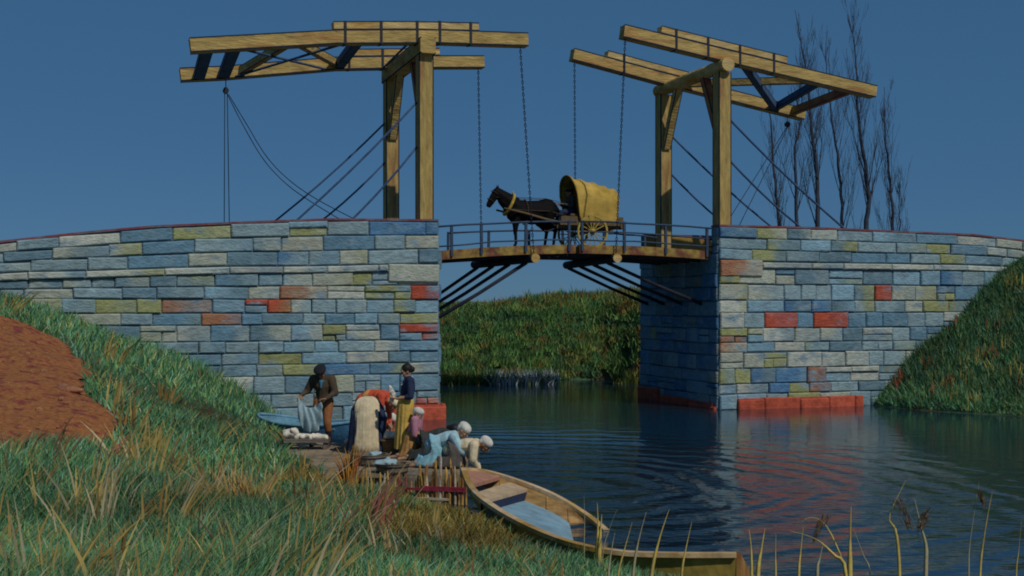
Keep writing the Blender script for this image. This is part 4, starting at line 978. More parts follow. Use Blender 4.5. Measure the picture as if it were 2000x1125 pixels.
mb = MB(); mb.loft([[sa + v3(0, 0, .03), sa - v3(0, 0, .5), sa - v3(0, 0, .5) + dd_ * .05, sa + v3(0, 0, .0) + dd_ * .05], [sb + v3(0, 0, .03), sb - v3(0, 0, .3), sb - v3(0, 0, .3) + dd_ * .05, sb + v3(0, 0, .03) + dd_ * .05]]); mb.build('transom', 'woodred', root)
# rusty mooring buoy of red and black behind the stern
cbu = Vector(sa) + v3(.22, .05, -.50)
root = thing('mooring_post', 'short red and black post just off the stern of the rowing boat', 'mooring post', cbu)
MB().tube([cbu - v3(0, 0, .6), cbu + v3(0, 0, .10)], [.12, .11], 14).build('post', 'darkwood', root, smooth=False); MB().tube([cbu + v3(0, 0, .101), cbu + v3(0, 0, .22), cbu + v3(0, 0, .25)], [.125, .125, .09], 14).build('cap', 'woodred', root)

# blue boat moored against the left abutment
a_, b_ = at_z(520, 826, .40), at_z(850, 838, .30); a_ = Vector((a_.x, a_.y, 0)); bc = atd(600, 850, 26.6); 
A0 = atd(505, 830, 27.4); A1 = atd(728, 840, 26.4); A0.z = A1.z = 0; ax = (A1 - A0); Lb = ax.length; ax.normalize(); sy = v3(-ax.y, ax.x, 0)
root = thing('moored_boat', 'blue painted rowing boat moored along the foot of the left abutment, behind the man', 'rowing boat', (A0 + A1) / 2)
def hullb(ins):
    out = []
    for k in range(31):
        t = k / 30; w = .62 * (max(0, 1 - abs(2 * t - 1) ** 2.6) ** .75) + .015 - ins; w = max(w, .004); sh = .42 + .16 * (2 * t - 1) ** 2 + (.10 if False else 0); c = A0 + ax * Lb * t; d = .55 * (1 - .55 * abs(2 * t - 1) ** 4)
        out.append([c - sy * w + v3(0, 0, sh), c - sy * w * .93 + v3(0, 0, sh - .18), c - sy * w * .6 + v3(0, 0, sh - d + ins), c + sy * w * .6 + v3(0, 0, sh - d + ins), c + sy * w * .93 + v3(0, 0, sh - .18), c + sy * w + v3(0, 0, sh)])
    return out
ho = hullb(0); MB().loft(ho, closed=False, cap=(False, False)).build('hull', 'boatblue', root, smooth=True); MB().loft(hullb(.025), closed=False, cap=(False, False)).build('inside', 'boatpale', root, smooth=True)
for i_ in (0, 5):
    MB().tube([q[i_] for q in ho], .035, 6).build('gunwale', 'boatpale', root, smooth=True)
for t in (9, 15, 22):
    MB().beam(lerp(ho[t][0], ho[t][5], .03) - v3(0, 0, .1), lerp(ho[t][0], ho[t][5], .97) - v3(0, 0, .1), .24, .035, up=v3(0, 0, 1)).build('thwart', 'boatpale', root)

# ------------------------------------------------------------------ stake fence in front of the stage
M['stake'] = mat('stake_wood', (.58, .35, .09), .85, .4, 6, c2=(.22, .10, .03), c2w=.5, bump=.4)
M['stakepale'] = mat('stake_pale', (.48, .42, .32), .85, .3, 6, bump=.4)
M['crimson'] = mat('crimson_rail', (.30, .03, .06), .8, .35, 6, bump=.3)
f0, f1 = atd(690, 900, 18.95), atd(912, 905, 18.35); f0.z = f1.z = 0
root = thing('stake_fence', 'rough yellow stake fence with crimson rails edging the landing stage', 'fence', (f0 + f1) / 2)
fd = (f1 - f0).normalized(); fn = v3(-fd.y, fd.x, 0); Lf = (f1 - f0).length; s_ = 0; cnt = 0
while s_ < Lf and cnt < 95:
    t = s_ / Lf; base = f0 + fd * s_ + fn * random.uniform(-.04, .04); zt = PZ + random.uniform(-.05, .26) + (.18 * sstep(.62, .8, t) * random.choice((0, .6, 1))) - .12 * (t < .55)
    ln = v3(random.uniform(-.03, .03), random.uniform(-.03, .03), 0); w_ = random.uniform(.014, .023)
    MB().tube([base - v3(0, 0, .35), base + ln * .5 + v3(0, 0, zt * .5), base + ln + v3(0, 0, zt - .05), base + ln + v3(0, 0, zt)], [w_, w_, w_ * .9, w_ * .4], 6).build('stake', random.choice(('stake', 'stake', 'stake', 'stakepale', 'woodred')), root)
    s_ += random.uniform(.020, .034) if t > .55 else random.uniform(.04, .09); cnt += 1
for z, m_, a, b2 in ((.20, 'crimson', .2, 1.0), (.24, 'crimson', .62, .99), (.06, 'stakepale', .4, .86), (-.13 + .1, 'stakepale', .75, .95)):
    MB().beam(f0 + fd * Lf * a - fn * .05 + v3(0, 0, z), f0 + fd * Lf * b2 - fn * .055 + v3(0, 0, z + .01), .03, .035, up=v3(0, 0, 1)).build('rail', m_, root)

# ------------------------------------------------------------------ horse, wagon, driver
pd = onv(1038, 478, 2.0); uh = uu(pd); zh = zfl(uh) - .035
RZ = math.atan2(U.y, U.x) + math.pi        # facing down the bridge, to the left
slope = -math.atan2(zc - zl, UC - UL)
horse = thing('horse', 'dark brown draught horse standing on the left bridge leaf, harnessed to the wagon', 'horse', B(uh, 2.0, zh), RZ)
mb = MB()
mb.ell(v3(.44, 0, 1.10), (.38, .27, .37)); mb.ell(v3(0, 0, 1.07), (.52, .32, .35)); mb.ell(v3(-.46, 0, 1.17), (.38, .30, .35)); mb.cap_(v3(.4, 0, 1.13), .30, v3(-.4, 0, 1.16), .31)
mb.cap_(v3(.32, 0, 1.36), .10, v3(.10, 0, 1.33), .10); mb.ell(v3(-.5, 0, 1.34), (.26, .17, .14)); mb.ell(v3(.62, 0, 1.08), (.16, .18, .22))
mb.cap_(v3(.50, 0, 1.25), .25, v3(.82, 0, 1.48), .18); mb.cap_(v3(.82, 0, 1.48), .18, v3(1.06, 0, 1.64), .135); mb.cap_(v3(.58, 0, 1.12), .20, v3(.92, 0, 1.42), .14); mb.cap_(v3(.95, 0, 1.52), .14, v3(1.08, 0, 1.60), .125)
mb.cap_(v3(1.09, 0, 1.68), .115, v3(1.22, 0, 1.50), .095); mb.cap_(v3(1.22, 0, 1.50), .095, v3(1.34, 0, 1.30), .070); mb.ell(v3(1.355, 0, 1.265), (.062, .058, .06)); mb.ell(v3(1.12, 0, 1.55), (.10, .08, .12)); mb.cap_(v3(1.14, 0, 1.48), .07, v3(1.31, 0, 1.24), .05)
for s_ in (-1, 1):
    mb.cap_(v3(1.05, s_ * .06, 1.76), .032, v3(1.075, s_ * .07, 1.88), .010, 8)
    x0 = .50 + s_ * .05; y0 = s_ * .14
    mb.cap_(v3(.48, y0, 1.02), .15, v3(x0, y0, .74), .105); mb.cap_(v3(x0, y0, .74), .10, v3(x0 + .01, y0, .50), .062); mb.ell(v3(x0 + .015, y0, .47), (.055, .052, .06)); mb.cap_(v3(x0, y0, .45), .052, v3(x0 - .01, y0, .20), .044); mb.ell(v3(x0 - .01, y0, .17), (.045, .043, .045)); mb.cap_(v3(x0, y0, .15), .038, v3(x0 + .04, y0, .05), .052); mb.cap_(v3(x0 + .03, y0, .05), .055, v3(x0 + .045, y0, .02), .058)
    xh = -.52 - s_ * .08
    mb.cap_(v3(-.50, s_ * .13, 1.10), .22, v3(xh + .13, s_ * .15, .82), .15); mb.cap_(v3(xh + .13, s_ * .15, .82), .14, v3(xh - .10, s_ * .15, .56), .075); mb.ell(v3(xh - .11, s_ * .15, .53), (.058, .048, .07)); mb.cap_(v3(xh - .10, s_ * .15, .52), .056, v3(xh - .05, s_ * .15, .20), .046); mb.ell(v3(xh - .05, s_ * .15, .17), (.048, .044, .045)); mb.cap_(v3(xh - .04, s_ * .15, .15), .038, v3(xh, s_ * .15, .05), .052); mb.cap_(v3(xh, s_ * .15, .05), .055, v3(xh + .01, s_ * .15, .02), .058)
blob('body', mb, .018, 'horse', horse, 3)
mb = MB()
for k in range(22):
    t = k / 21; a = lerp(v3(1.06, 0, 1.775), v3(.42, 0, 1.49), t); mb.cap_(a, .036, a + v3(-.03, .12, -.14 - .05 * (k % 3) / 2), .02, 7)
mb.cap_(v3(1.08, 0, 1.80), .03, v3(1.18, 0, 1.66), .018); blob('mane', mb, .012, 'horsehair', horse, 2)
mb = MB(); mb.cap_(v3(-.78, 0, 1.30), .045, v3(-.88, 0, 1.12), .055); mb.cap_(v3(-.88, 0, 1.12), .06, v3(-.90, 0, .80), .065); mb.cap_(v3(-.90, 0, .8), .06, v3(-.88, 0, .55), .02); blob('tail', mb, .016, 'horsehair', horse, 3)
def ringpts(c, n_, ra, rb, k=24):
    n_ = n_.normalized(); s_ = v3(0, 1, 0); t_ = n_.cross(s_); return [c + s_ * ra * math.cos(a) + t_ * rb * math.sin(a) for a in np.linspace(0, 2 * math.pi, k + 1)]
MB().tube(ringpts(v3(.70, 0, 1.30), v3(.85, 0, .42), .24, .325), .046, 8, cap=False).build('horse_collar', 'collar', horse, local=True, smooth=True)
MB().tube([v3(.58, .05, 1.58), v3(.58, 0, 1.70), v3(.58, -.05, 1.58)], .018, 6).build('collar_peak', 'collar', horse, local=True)
MB().tube(ringpts(v3(.22, 0, 1.09), v3(1, 0, 0), .335, .365), .018, 5, cap=False).build('girth_strap', 'leather', horse, local=True)
for c, n_, a, b_ in ((v3(1.275, 0, 1.41), v3(.55, 0, -.8), .10, .115), (v3(1.13, 0, 1.62), v3(.55, 0, -.8), .125, .145)): MB().tube(ringpts(c, n_, a, b_, 16), .010, 5, cap=False).build('bridle', 'leather', horse, local=True)
for s_ in (-1, 1): MB().tube([v3(.66, s_ * .24, 1.15), v3(.3, s_ * .33, 1.12), v3(-.4, s_ * .33, 1.12), v3(-1.0, s_ * .3, 1.0)], .012, 5).build('trace', 'leather', horse, local=True)
MB().tube(ringpts(v3(-.62, 0, 1.12), v3(.3, 0, 1), .30, .27)[6:19], .014, 5).build('breeching', 'leather', horse, local=True)

wc = onv(1157, 452, 1.25); uw = uu(wc); WR = .49; vw = 2.02; zw = zfr(uw) - .03
wagon = thing('covered_wagon', 'two wheeled covered wagon with yellow ochre canvas hood on the right bridge leaf', 'wagon', B(uw, vw, zw), RZ)
def wheel(y):
    hub = bpy.data.objects.new('wheel', None); COL.objects.link(hub); hub.parent = wagon; hub.location = (0, y, WR)
    ring = lambda r: [v3(r * math.cos(a), 0, r * math.sin(a)) for a in np.linspace(0, 2 * math.pi, 41)]
    o = []; 
    for a in np.linspace(0, 2 * math.pi, 41): c_, s_ = math.cos(a), math.sin(a); o.append([v3(c_ * r, yy, s_ * r) for r, yy in ((WR - .055, -.03), (WR, -.03), (WR, .03), (WR - .055, .03))])
    MB().loft(o, cap=(False, False)).build('rim', 'wheelyellow', hub, local=True)
    MB().tube([v3(0, -.11, 0), v3(0, -.05, 0), v3(0, .05, 0), v3(0, .11, 0)], [.045, .075, .075, .045], 12).build('hub', 'wheelyellow', hub, local=True)
    for k in range(14):
        a = 2 * math.pi * k / 14; MB().tube([v3(.06 * math.cos(a), 0, .06 * math.sin(a)), v3((WR - .04) * math.cos(a), 0, (WR - .04) * math.sin(a))], [.018, .013], 6).build('spoke', 'wheelyellow', hub, local=True)
wheel(.78); wheel(-.78)
MB().tube([v3(0, -.86, WR), v3(0, .86, WR)], .04, 8).build('axle', 'iron', wagon, local=True)
mb = MB(); mb.box(v3(-.08, 0, .72), v3(1.02, 0, 0), v3(0, .56, 0), v3(0, 0, .035))
for s_ in (-1, 1): mb.box(v3(-.10, s_ * .53, .83), v3(1.0, 0, 0), v3(0, .025, 0), v3(0, 0, .12)); mb.beam(v3(1.0, s_ * .42, .64), v3(-1.18, s_ * .42, .64), .09, .10)
mb.box(v3(-1.05, 0, .72), v3(.04, 0, 0), v3(0, .58, 0), v3(0, 0, .10)); mb.build('body', 'wagonwood', wagon, local=True)
for s_ in (-1, 1): MB().tube([v3(.6, s_ * .44, .70), v3(1.3, s_ * .38, .84), v3(2.0, s_ * .36, 1.02), v3(2.62, s_ * .35, 1.14)], [.045, .042, .038, .03], 8).build('shaft', 'wagonwood', wagon, local=True, smooth=True)
MB().box(v3(.42, 0, 1.0), v3(.16, 0, 0), v3(0, .5, 0), v3(0, 0, .03)).build('seat', 'wagonwood', wagon, local=True)
MB().tube([v3(.9, .3, .62), v3(1.25, .3, .50), v3(1.35, .3, .52)], .02, 6).build('step', 'iron', wagon, local=True)
def hoop(x, top, lean, e=0, w=.66):
    pts = []; H0 = .82; H1 = 1.62 - (2.2 - top) * .45
    for k in range(6): t = k / 5; pts.append((lerp(w - .06, w + .04, t) - e, lerp(H0, H1, t)))
    for k in range(1, 12): a = math.pi * k / 12; pts.append(((w - e) * math.cos(a) , H1 + (top - H1 - e) * math.sin(a) ** .85))
    for k in range(6): t = 1 - k / 5; pts.append((-(lerp(w - .06, w + .04, t) - e), lerp(H0, H1, t)))
    return [v3(x + lean * max(0, (z - H0)) / (top - H0) ** 1.0, y, z) for y, z in pts]
xs = np.linspace(.30, -.90, 17); ro, ri, rh = [], [], []
for k, x in enumerate(xs):
    t = k / 16; top = lerp(2.20, 1.86, t) - .035 * math.sin(math.pi * ((t * 4) % 1)); ln = lerp(.24, 0, sstep(0, .6, t)); wv = .02 * math.sin(math.pi * ((t * 4) % 1))
    ro.append(hoop(x, top, ln, wv)); ri.append(hoop(x, top, ln, wv + .018)); rh.append(hoop(x, top - .02, ln, .05))
mb = MB(); mb.loft(ro, closed=False, cap=(False, False)); mb.loft([q[::-1] for q in ri], closed=False, cap=(False, False))
mb.build('canopy', 'canvas', wagon, local=True, smooth=True)
for k in (0, 4, 8, 12, 16): MB().tube(rh[k], .014, 6).build('hoop', 'wagonwood', wagon, local=True)
MB().tube(ro[0], .028, 6).build('front_hem', 'canvas', wagon, local=True, smooth=True)
# closed canvas back
MB().add(ri[-1], [tuple(range(len(ri[-1])))]).build('back_curtain', 'canvas', wagon, local=True)
# driver
Rz = Matrix.Rotation(RZ, 3, 'Z'); dl = Vector(wagon.location) + Rz @ v3(.36, .12, 0)
J = dict(hip=(.02, 0, 1.12), waist=(.02, 0, 1.25), chest=(.05, 0, 1.42), neck=(.07, 0, 1.56), head=(.10, 0, 1.68), look=(1, 0, -.1), elL=(.12, .22, 1.27), wrL=(.36, .14, 1.32), elR=(.12, -.22, 1.27), wrR=(.36, -.14, 1.32),
         knL=(.42, .12, 1.08), knR=(.42, -.12, 1.08), anL=(.50, .12, .72), anR=(.50, -.12, .72))
person('driver in dark clothes holding the reins inside the front of the covered wagon', dl, RZ, J, 'charcoal', 'long', headgear='beret', hgm='cap_dark', trousers='navy', shoes='bootdark', skin='skin_tan', group=None)
for s_ in (-1, 1): 
    MB().tube([v3(1.15, s_ * .09, 1.50), v3(.5, s_ * .20, 1.50), v3(-.4, s_ * .18, 1.50), v3(-1.1, s_ * .12, 1.36), Rz.inverted() @ (dl - Vector(horse.location)) + v3(.40, s_ * .13, 1.30)], .008, 4).build('rein', 'leather', horse, local=True)

# ------------------------------------------------------------------ bare poplars
M['bark'] = mat('poplar_bark', (.045, .055, .08), .95, .3, 6)
def poplar(label, trunk_px, d, r0, topy, seed, nb=46, spread=.36):
    rd = random.Random(seed); k = d
    pts = [atd(x, y, d) for x, y in trunk_px]; base = pts[0].copy(); base.z = 2.2; pts = [base] + pts
    pts = spline(pts, 26); root = thing('poplar', label, 'tree', base, 0, 'bare poplars behind the right abutment')
    n_ = len(pts); pts = [q + v3(rd.uniform(-.03, .03), rd.uniform(-.1, .1), 0) for q in pts]
    rad = [max(.8 * r0 * (1 - i_ / (n_ - 1)) ** .8, .014) * (1.25 if i_ == 0 else 1) for i_ in range(n_)]
    MB().tube(pts, rad, 7).build('trunk', 'bark', root, smooth=True)
    mb = MB(); Ht = pts[-1].z - base.z
    def branch(o, d0, L, r, lvl):
        q = [o]; dcur = d0.copy(); nseg = 5
        for s_ in range(nseg):
            dcur = (dcur + v3(rd.uniform(-.10, .10), rd.uniform(-.10, .10), .13 + .05 * lvl)).normalized(); q.append(q[-1] + dcur * L / nseg)
        mb.tube(q, [max(r * (1 - .85 * i_ / nseg), .0055) for i_ in range(nseg + 1)], 4 if r > .02 else 3, cap=False)
        if lvl < 3 and r > .004:
            for _ in range(rd.randint(3, 5) if lvl < 2 else 3):
                i_ = rd.randint(1, nseg - 1); a = rd.uniform(0, 6.28); side = v3(math.cos(a), math.sin(a), 0)
                branch(q[i_], (dcur * .8 + side * rd.uniform(.25, .5)).normalized(), L * rd.uniform(.4, .65), r * .5, lvl + 1)
    for _ in range(int(nb * .72)):
        t = rd.uniform(.14, .97); i_ = int(t * (n_ - 1)); a = rd.uniform(0, 6.28)
        L = Ht * (.30 if t < .55 else .22) * rd.uniform(.45, 1.0) * (1.15 - t * .6)
        branch(pts[i_], v3(math.cos(a) * spread, math.sin(a) * spread, 1).normalized(), L, max(rad[i_] * .26, .014), 1)
    mb.build('crown', 'bark', root)
TD = 62
poplar('leaning thin poplar, leftmost of the row, partly behind the stays', [(1521, 450), (1514, 360), (1505, 240), (1492, 185)], TD, .15, 0, 21, 26)
poplar('forked poplar under the tail of the right balance frame', [(1556, 450), (1553, 330), (1553, 290), (1568, 215), (1560, 150)], TD + 2, .15, 0, 22, 26)
poplar('tall poplar rising above the balance frame, top reaching the upper edge', [(1597, 450), (1595, 340), (1586, 260), (1574, 140), (1553, 20)], TD, .19, 0, 23, 40)
poplar('slim poplar between the two tallest ones', [(1645, 452), (1640, 340), (1627, 250), (1618, 165), (1612, 110)], TD + 3, .14, 0, 24, 30)
poplar('tallest thick poplar with a curved trunk beyond the tail of the frame', [(1692, 452), (1696, 370), (1678, 250), (1673, 140), (1664, 35)], TD, .20, 0, 25, 42)
poplar('poplar standing apart at the right end of the row', [(1743, 455), (1738, 340), (1727, 250), (1728, 170)], TD + 1, .14, 0, 26, 30)
poplar('small bushy sapling right of the last poplar', [(1757, 455), (1756, 400), (1752, 350)], TD, .06, 0, 27, 14)

# ------------------------------------------------------------------ grass and other ground cover
M['blade'] = mat('grass_blade', attr=True, rough=.7, var=.15, scale=4, bump=0, trans=.25)
def blades(name, P, Hh, Wd, lean, cols, seg=3, kink=0, tagname=None, ang=None):
    """P (n,3) roots, Hh heights, Wd widths, lean (n,2) horizontal offset of the tip"""
    n_ = len(P); 
    if ang is None: ang = rng.uniform(-.9, .9, n_)
    sx, sy_ = np.cos(ang), np.sin(ang); vs = np.zeros((n_, seg * 2 + 2, 3)); cc = np.zeros((n_, seg * 2 + 2, 3))
    for s_ in range(seg + 1):
        t = s_ / seg; w = Wd * (1 - t ** 1.8) * .5 + .0006; z = Hh * (t - kink * t ** 3)
        cx = P[:, 0] + lean[:, 0] * t ** 1.7; cy = P[:, 1] + lean[:, 1] * t ** 1.7
        for q, sg in ((0, -1), (1, 1)):
            vs[:, 2 * s_ + q, 0] = cx + sx * w * sg; vs[:, 2 * s_ + q, 1] = cy + sy_ * w * sg; vs[:, 2 * s_ + q, 2] = P[:, 2] + z
            cc[:, 2 * s_ + q] = cols
    base = (np.arange(n_) * (seg * 2 + 2))[:, None]
    f = np.concatenate([base + np.array([[2 * s_, 2 * s_ + 1, 2 * s_ + 3, 2 * s_ + 2]]) for s_ in range(seg)], 0)
    return tag(np_mesh(name, vs.reshape(-1, 3), f, ['blade'], cols=cc.reshape(-1, 3)), kind='stuff')
def palette(keys, wts, n_, jit=.25):
    k = rng.choice(len(keys), n_, p=np.array(wts) / sum(wts)); return np.array(keys)[k] * rng.uniform(1 - jit, 1 + jit, (n_, 1))
GR = [(.095, .25, .10), (.06, .20, .10), (.16, .28, .085), (.15, .30, .19), (.30, .32, .11), (.035, .09, .045)]
DRY = [(.60, .44, .14), (.42, .24, .07), (.62, .52, .30), (.56, .38, .12), (.30, .17, .08), (.50, .16, .14)]
def sample(n_, dmin, dmax, xr0, xr1, power=1.0):
    d = dmin * (dmax / dmin) ** (rng.random(n_) ** power); r_ = rng.uniform(xr0, xr1, n_); return r_ * d, d
stage_poly = outline
def okmask(x, y, z):
    v = (x - O.x) * V.x + (y - O.y) * V.y
    return (z > .03) & (v < V0 - .06) & ~inside(x, y, stage_poly) & ~inside(x + fbm(x, y, 1.4, 8) * .22 + fbm(x, y, 3, 9) * .14 + .05, y + .05, poly)
boat_poly = [(q.x, q.y) for q in Lg] + [(q.x, q.y) for q in Rg[::-1]]
x, y = sample(190000, 4.5, 31, -.60, .22); z = H(x, y); mk = okmask(x, y, z) & ~inside(x, y, boat_poly)
near_f = inside(x, y, [(-2.9, 16.9), (-.2, 16.6), (-.3, 18.9), (-2.7, 19.2)])
mk &= rng.random(len(x)) < np.clip(.75 + fbm(x, y, 1.2, 31) * .35, .25, 1)
x, y, z, near_f = x[mk], y[mk], z[mk], near_f[mk]; n_ = len(x); d = y
patch = fbm(x, y, .8, 33)
hh = rng.uniform(.14, .34, n_) * (.85 + .35 * patch) * np.where(x > -1.5 + 0 * y, .55, 1); hh = np.clip(hh, .06, .5) * np.where(near_f, .35, 1)
cl = palette(GR, (3, 3, 3, 4, 1.6, 1.5), n_, .4) * 1.25; oc = ((fbm(x, y, 1.1, 37) > .55) & (x > -3.5)) | (inside(x, y, [(-1.7, 12.3), (.2, 11.8), (.5, 13.5), (-.6, 17.6), (-1.6, 17)]) & (fbm(x, y, 2.2, 38) > -.35)); cl[oc] = palette([(.36, .26, .06), (.22, .22, .06), (.42, .24, .06)], (2, 2, 1), int(oc.sum()))
cl *= (1 + .38 * fbm(x, y, .7, 36) + .25 * fbm(x, y, 2.4, 35))[:, None].clip(.45, 1.6); dr = rng.random(n_) < .02; cl[dr] = palette(DRY, (3, 1, 3, 2, 1, .15), int(dr.sum()))
blades('grass', np.stack([x, y, z - .02], 1), hh, np.clip(.0016 * d, .007, .035) * rng.uniform(.5, 1.2, n_), np.stack([rng.normal(.02, .12, n_), rng.normal(0, .1, n_)], 1) * (hh / .25)[:, None], cl)
# clumps of dry reed leaves, each clump with its own lean
def clumps(name, n_c, dmin, dmax, xa, xb, cnt, hr, wr_, probs, spread_):
    cx, cy = sample(n_c, dmin, dmax, xa, xb); X_l, Y_l, K_l, T_l, S_l = [], [], [], [], []
    for a, b_ in zip(cx, cy):
        m1 = int(rng.integers(*cnt)); t = rng.choice(6, p=probs); ln = rng.normal(.16, .22); sz = rng.uniform(.7, 1.25)
        for _ in range(m1):
            ox = rng.normal(0, spread_); X_l.append(a + ox); Y_l.append(b_ + rng.normal(0, spread_)); K_l.append(t if rng.random() < .8 else int(rng.integers(0, 4))); T_l.append(ln + ox * 1.2 + rng.normal(0, .10)); S_l.append(sz)
    x, y, kk, tl_, sz = map(np.array, (X_l, Y_l, K_l, T_l, S_l)); z = H(x, y)
    nf = inside(x, y, [(-2.9, 16.9), (-.2, 16.6), (-.3, 18.9), (-2.7, 19.2)])
    mk = okmask(x, y, z) & ~inside(x, y, boat_poly) & (fbm(x, y, .5, 41) > -.55) & ~(nf & (rng.random(len(x)) < .8)); x, y, z, kk, tl_, sz = x[mk], y[mk], z[mk], kk[mk], tl_[mk], sz[mk]; n_ = len(x)
    hh = rng.uniform(*hr, n_) * sz * np.where(x > -1, .7, 1)
    tip = np.stack([tl_ * hh * 1.5, rng.normal(0, .12, n_) * hh], 1)
    blades(name, np.stack([x, y, z - .02], 1), hh, rng.uniform(*wr_, n_) * np.clip(y / 14, .85, 1.6), tip, np.array(DRY)[kk] * rng.uniform(.7, 1.15, (n_, 1)), seg=4)
clumps('dry_reeds', 125, 5.4, 27, -.60, .05, (4, 14), (.22, .46), (.012, .026), [.30, .14, .26, .18, .07, .05], .10)
clumps('tall_reeds', 44, 10.5, 27, -.52, -.10, (8, 20), (.34, .62), (.022, .038), [.30, .22, .18, .14, .12, .04], .13)
clumps('broad_reeds', 42, 5.2, 20, -.50, -.04, (4, 10), (.34, .62), (.022, .036), [.40, .12, .28, .14, .03, .03], .07)
# grass on the right bank
x = rng.uniform(9.5, 22, 90000); y = rng.uniform(28.5, 40, 90000); z = H(x, y); mk = okmask(x, y, z); x, y, z = x[mk], y[mk], z[mk]; n_ = len(x)
hh = rng.uniform(.12, .38, n_) * (1 + .4 * fbm(x, y, 1.2, 51)); cl = palette(GR, (3, 3, 3, 3, 1.2, 2), n_, .4) * 1.15 * np.where(z < .45, 1.5, 1)[:, None] * (.8 + .25 * fbm(x, y, 1.5, 52))[:, None].clip(.4, 1.4)
blades('bank_grass', np.stack([x, y, z - .03], 1), hh, rng.uniform(.02, .05, n_), rng.normal(0, .12, (n_, 2)) + np.array([[-.03, -.05]]), cl)
cx = rng.uniform(10.5, 18, 105); cy = rng.uniform(30.5, 38, 105); px_, py_, kk = [], [], []
for a, b_ in zip(cx, cy):
    m1 = rng.integers(5, 15); t = (1 if rng.random() < .45 else 0) if b_ > 33 + .3 * (15 - a) else 0; px_ += list(a + rng.normal(0, .10, m1)); py_ += list(b_ + rng.normal(0, .10, m1)); kk += [t] * m1
x, y, kk = np.array(px_), np.array(py_), np.array(kk); z = H(x, y); mk = okmask(x, y, z); x, y, z, kk = x[mk], y[mk], z[mk], kk[mk]; n_ = len(x)
RP = np.array([(.48, .38, .09), (.44, .08, .045), (.4, .3, .08), (.44, .24, .08)])
blades('red_weeds', np.stack([x, y, z - .03], 1), rng.uniform(.3, .62, n_), rng.uniform(.03, .06, n_), rng.normal(0, .09, (n_, 2)), RP[kk] * rng.uniform(.6, 1.2, (n_, 1)))
# undergrowth of the far bank: leaf clumps
nc = 3400; cx = rng.uniform(-9, 14, nc); cy = rng.uniform(46.8, 57, nc); cz = H(cx, cy); mk = cz > 0; cx, cy, cz = cx[mk], cy[mk], cz[mk] + np.maximum(fbm(cx[mk], cy[mk], 2.0, 66), -.3) * .22; nc = len(cx)
m1 = 46; tone = fbm(cx, cy, 1.3, 61)[:, None]; cr = rng.uniform(.25, .55, nc)
ox = rng.normal(0, .5, (nc, m1)) * cr[:, None]; oy = rng.normal(0, .5, (nc, m1)) * cr[:, None]; oz = np.abs(rng.normal(0, .28, (nc, m1))) * cr[:, None]
x = (cx[:, None] + ox).ravel(); y = (cy[:, None] + oy).ravel(); z = (cz[:, None] + oz).ravel(); n_ = len(x)
kb = np.where(rng.random(nc) < .10 + .22 * (fbm(cx, cy, .9, 63) > .3) + .30 * (cz > 2.75), 1, 0); C1 = palette([(.12, .25, .06), (.08, .20, .07), (.19, .28, .07), (.05, .12, .05)], (3, 3, 2, 2), nc, .25); C2 = palette([(.26, .19, .05), (.22, .20, .05), (.30, .14, .04)], (2, 3, 1), nc, .25)
cl = np.where(kb[:, None] == 1, C2, C1).repeat(m1, 0) * rng.uniform(.6, 1.4, (n_, 1))
blades('undergrowth', np.stack([x, y, z], 1), rng.uniform(.12, .34, n_), rng.uniform(.03, .06, n_), rng.normal(0, .12, (n_, 2)), cl, seg=2)
# pale reeds along the far waterline
x = rng.uniform(-3, 6, 2600); y = 46.55 + .5 * np.sin(x * .35) + rng.normal(.1, .22, 2600) + .4; z = np.full(2600, -.05); keep = (fbm(x, y * 0, 1.1, 71) > -.2); x, y, z = x[keep], y[keep], z[keep]; n_ = len(x)
pal = (x > -.9) & (x < 2.3); cl = palette([(.05, .11, .03), (.12, .16, .04), (.26, .22, .05)], (3, 2, 1), n_); wp = pal & (rng.random(n_) < .55); cl[wp] = palette([(.62, .66, .66), (.40, .46, .48)], (1, 1), int(wp.sum()))
blades('waterside_reeds', np.stack([x, y, z], 1), rng.uniform(.25, .7, n_), rng.uniform(.03, .055, n_), rng.normal(0, .22, (n_, 2)), cl)

# single reeds at the lower right edge, each its own thing
M['reed'] = mat('reed_leaf', (.78, .58, .15), .7, .25, 8, c2=(.42, .32, .12), bump=.2, trans=.2)
M['reedpale'] = mat('reed_leaf_pale', (.50, .44, .26), .7, .25, 8, bump=.2, trans=.2)
M['seed'] = mat('reed_seed', (.20, .12, .06), .9, .4, 20)
def reed(label, pts_px, d, w, m_='reed', head=None):
    pts = [atd(x, y, d) for x, y in pts_px]; x0, y0 = pts[0].x, pts[0].y
    g = Vector((x0, y0, h1(x0, y0) - .05)); pts = [g] + [q + v3(0, .02 * k_, 0) for k_, q in enumerate(pts)]; q = spline(pts, 14)
    root = thing('reed', label, 'reed', g, 0, 'dry reeds at the lower right edge')
    rings_ = []
    for k_, c in enumerate(q):
        t = k_ / 13; ww = 1.35 * w * (.55 + .45 * math.sin(math.pi * min(t * 1.4, 1))) * (1 - t ** 3) + .0008; dn = (q[min(k_ + 1, 13)] - q[max(k_ - 1, 0)]).normalized(); s_ = dn.cross(v3(.2, 1, 0)).normalized(); f_ = s_.cross(dn)
        rings_.append([c - s_ * ww / 2, c + f_ * .0025, c + s_ * ww / 2, c - f_ * .0025])
    MB().loft(rings_).build('leaf', m_, root, smooth=True)
    if head:
        hx, hy, sz, sx_ = head; c = atd(hx, hy, d); mb = MB(); rd = random.Random(int(hx))
        for _ in range(60):
            t = rd.random(); o = c + v3(sx_ * t * sz + rd.gauss(0, sz * .12), rd.gauss(0, sz * .1), (.5 - t) * sz * 1.3); e = o + v3(sx_ * rd.uniform(.01, .04), rd.uniform(-.01, .01), -rd.uniform(.02, .05)); mb.tube([o, e], [.003, .0012], 3)
        mb.build('seed_head', 'seed', root)
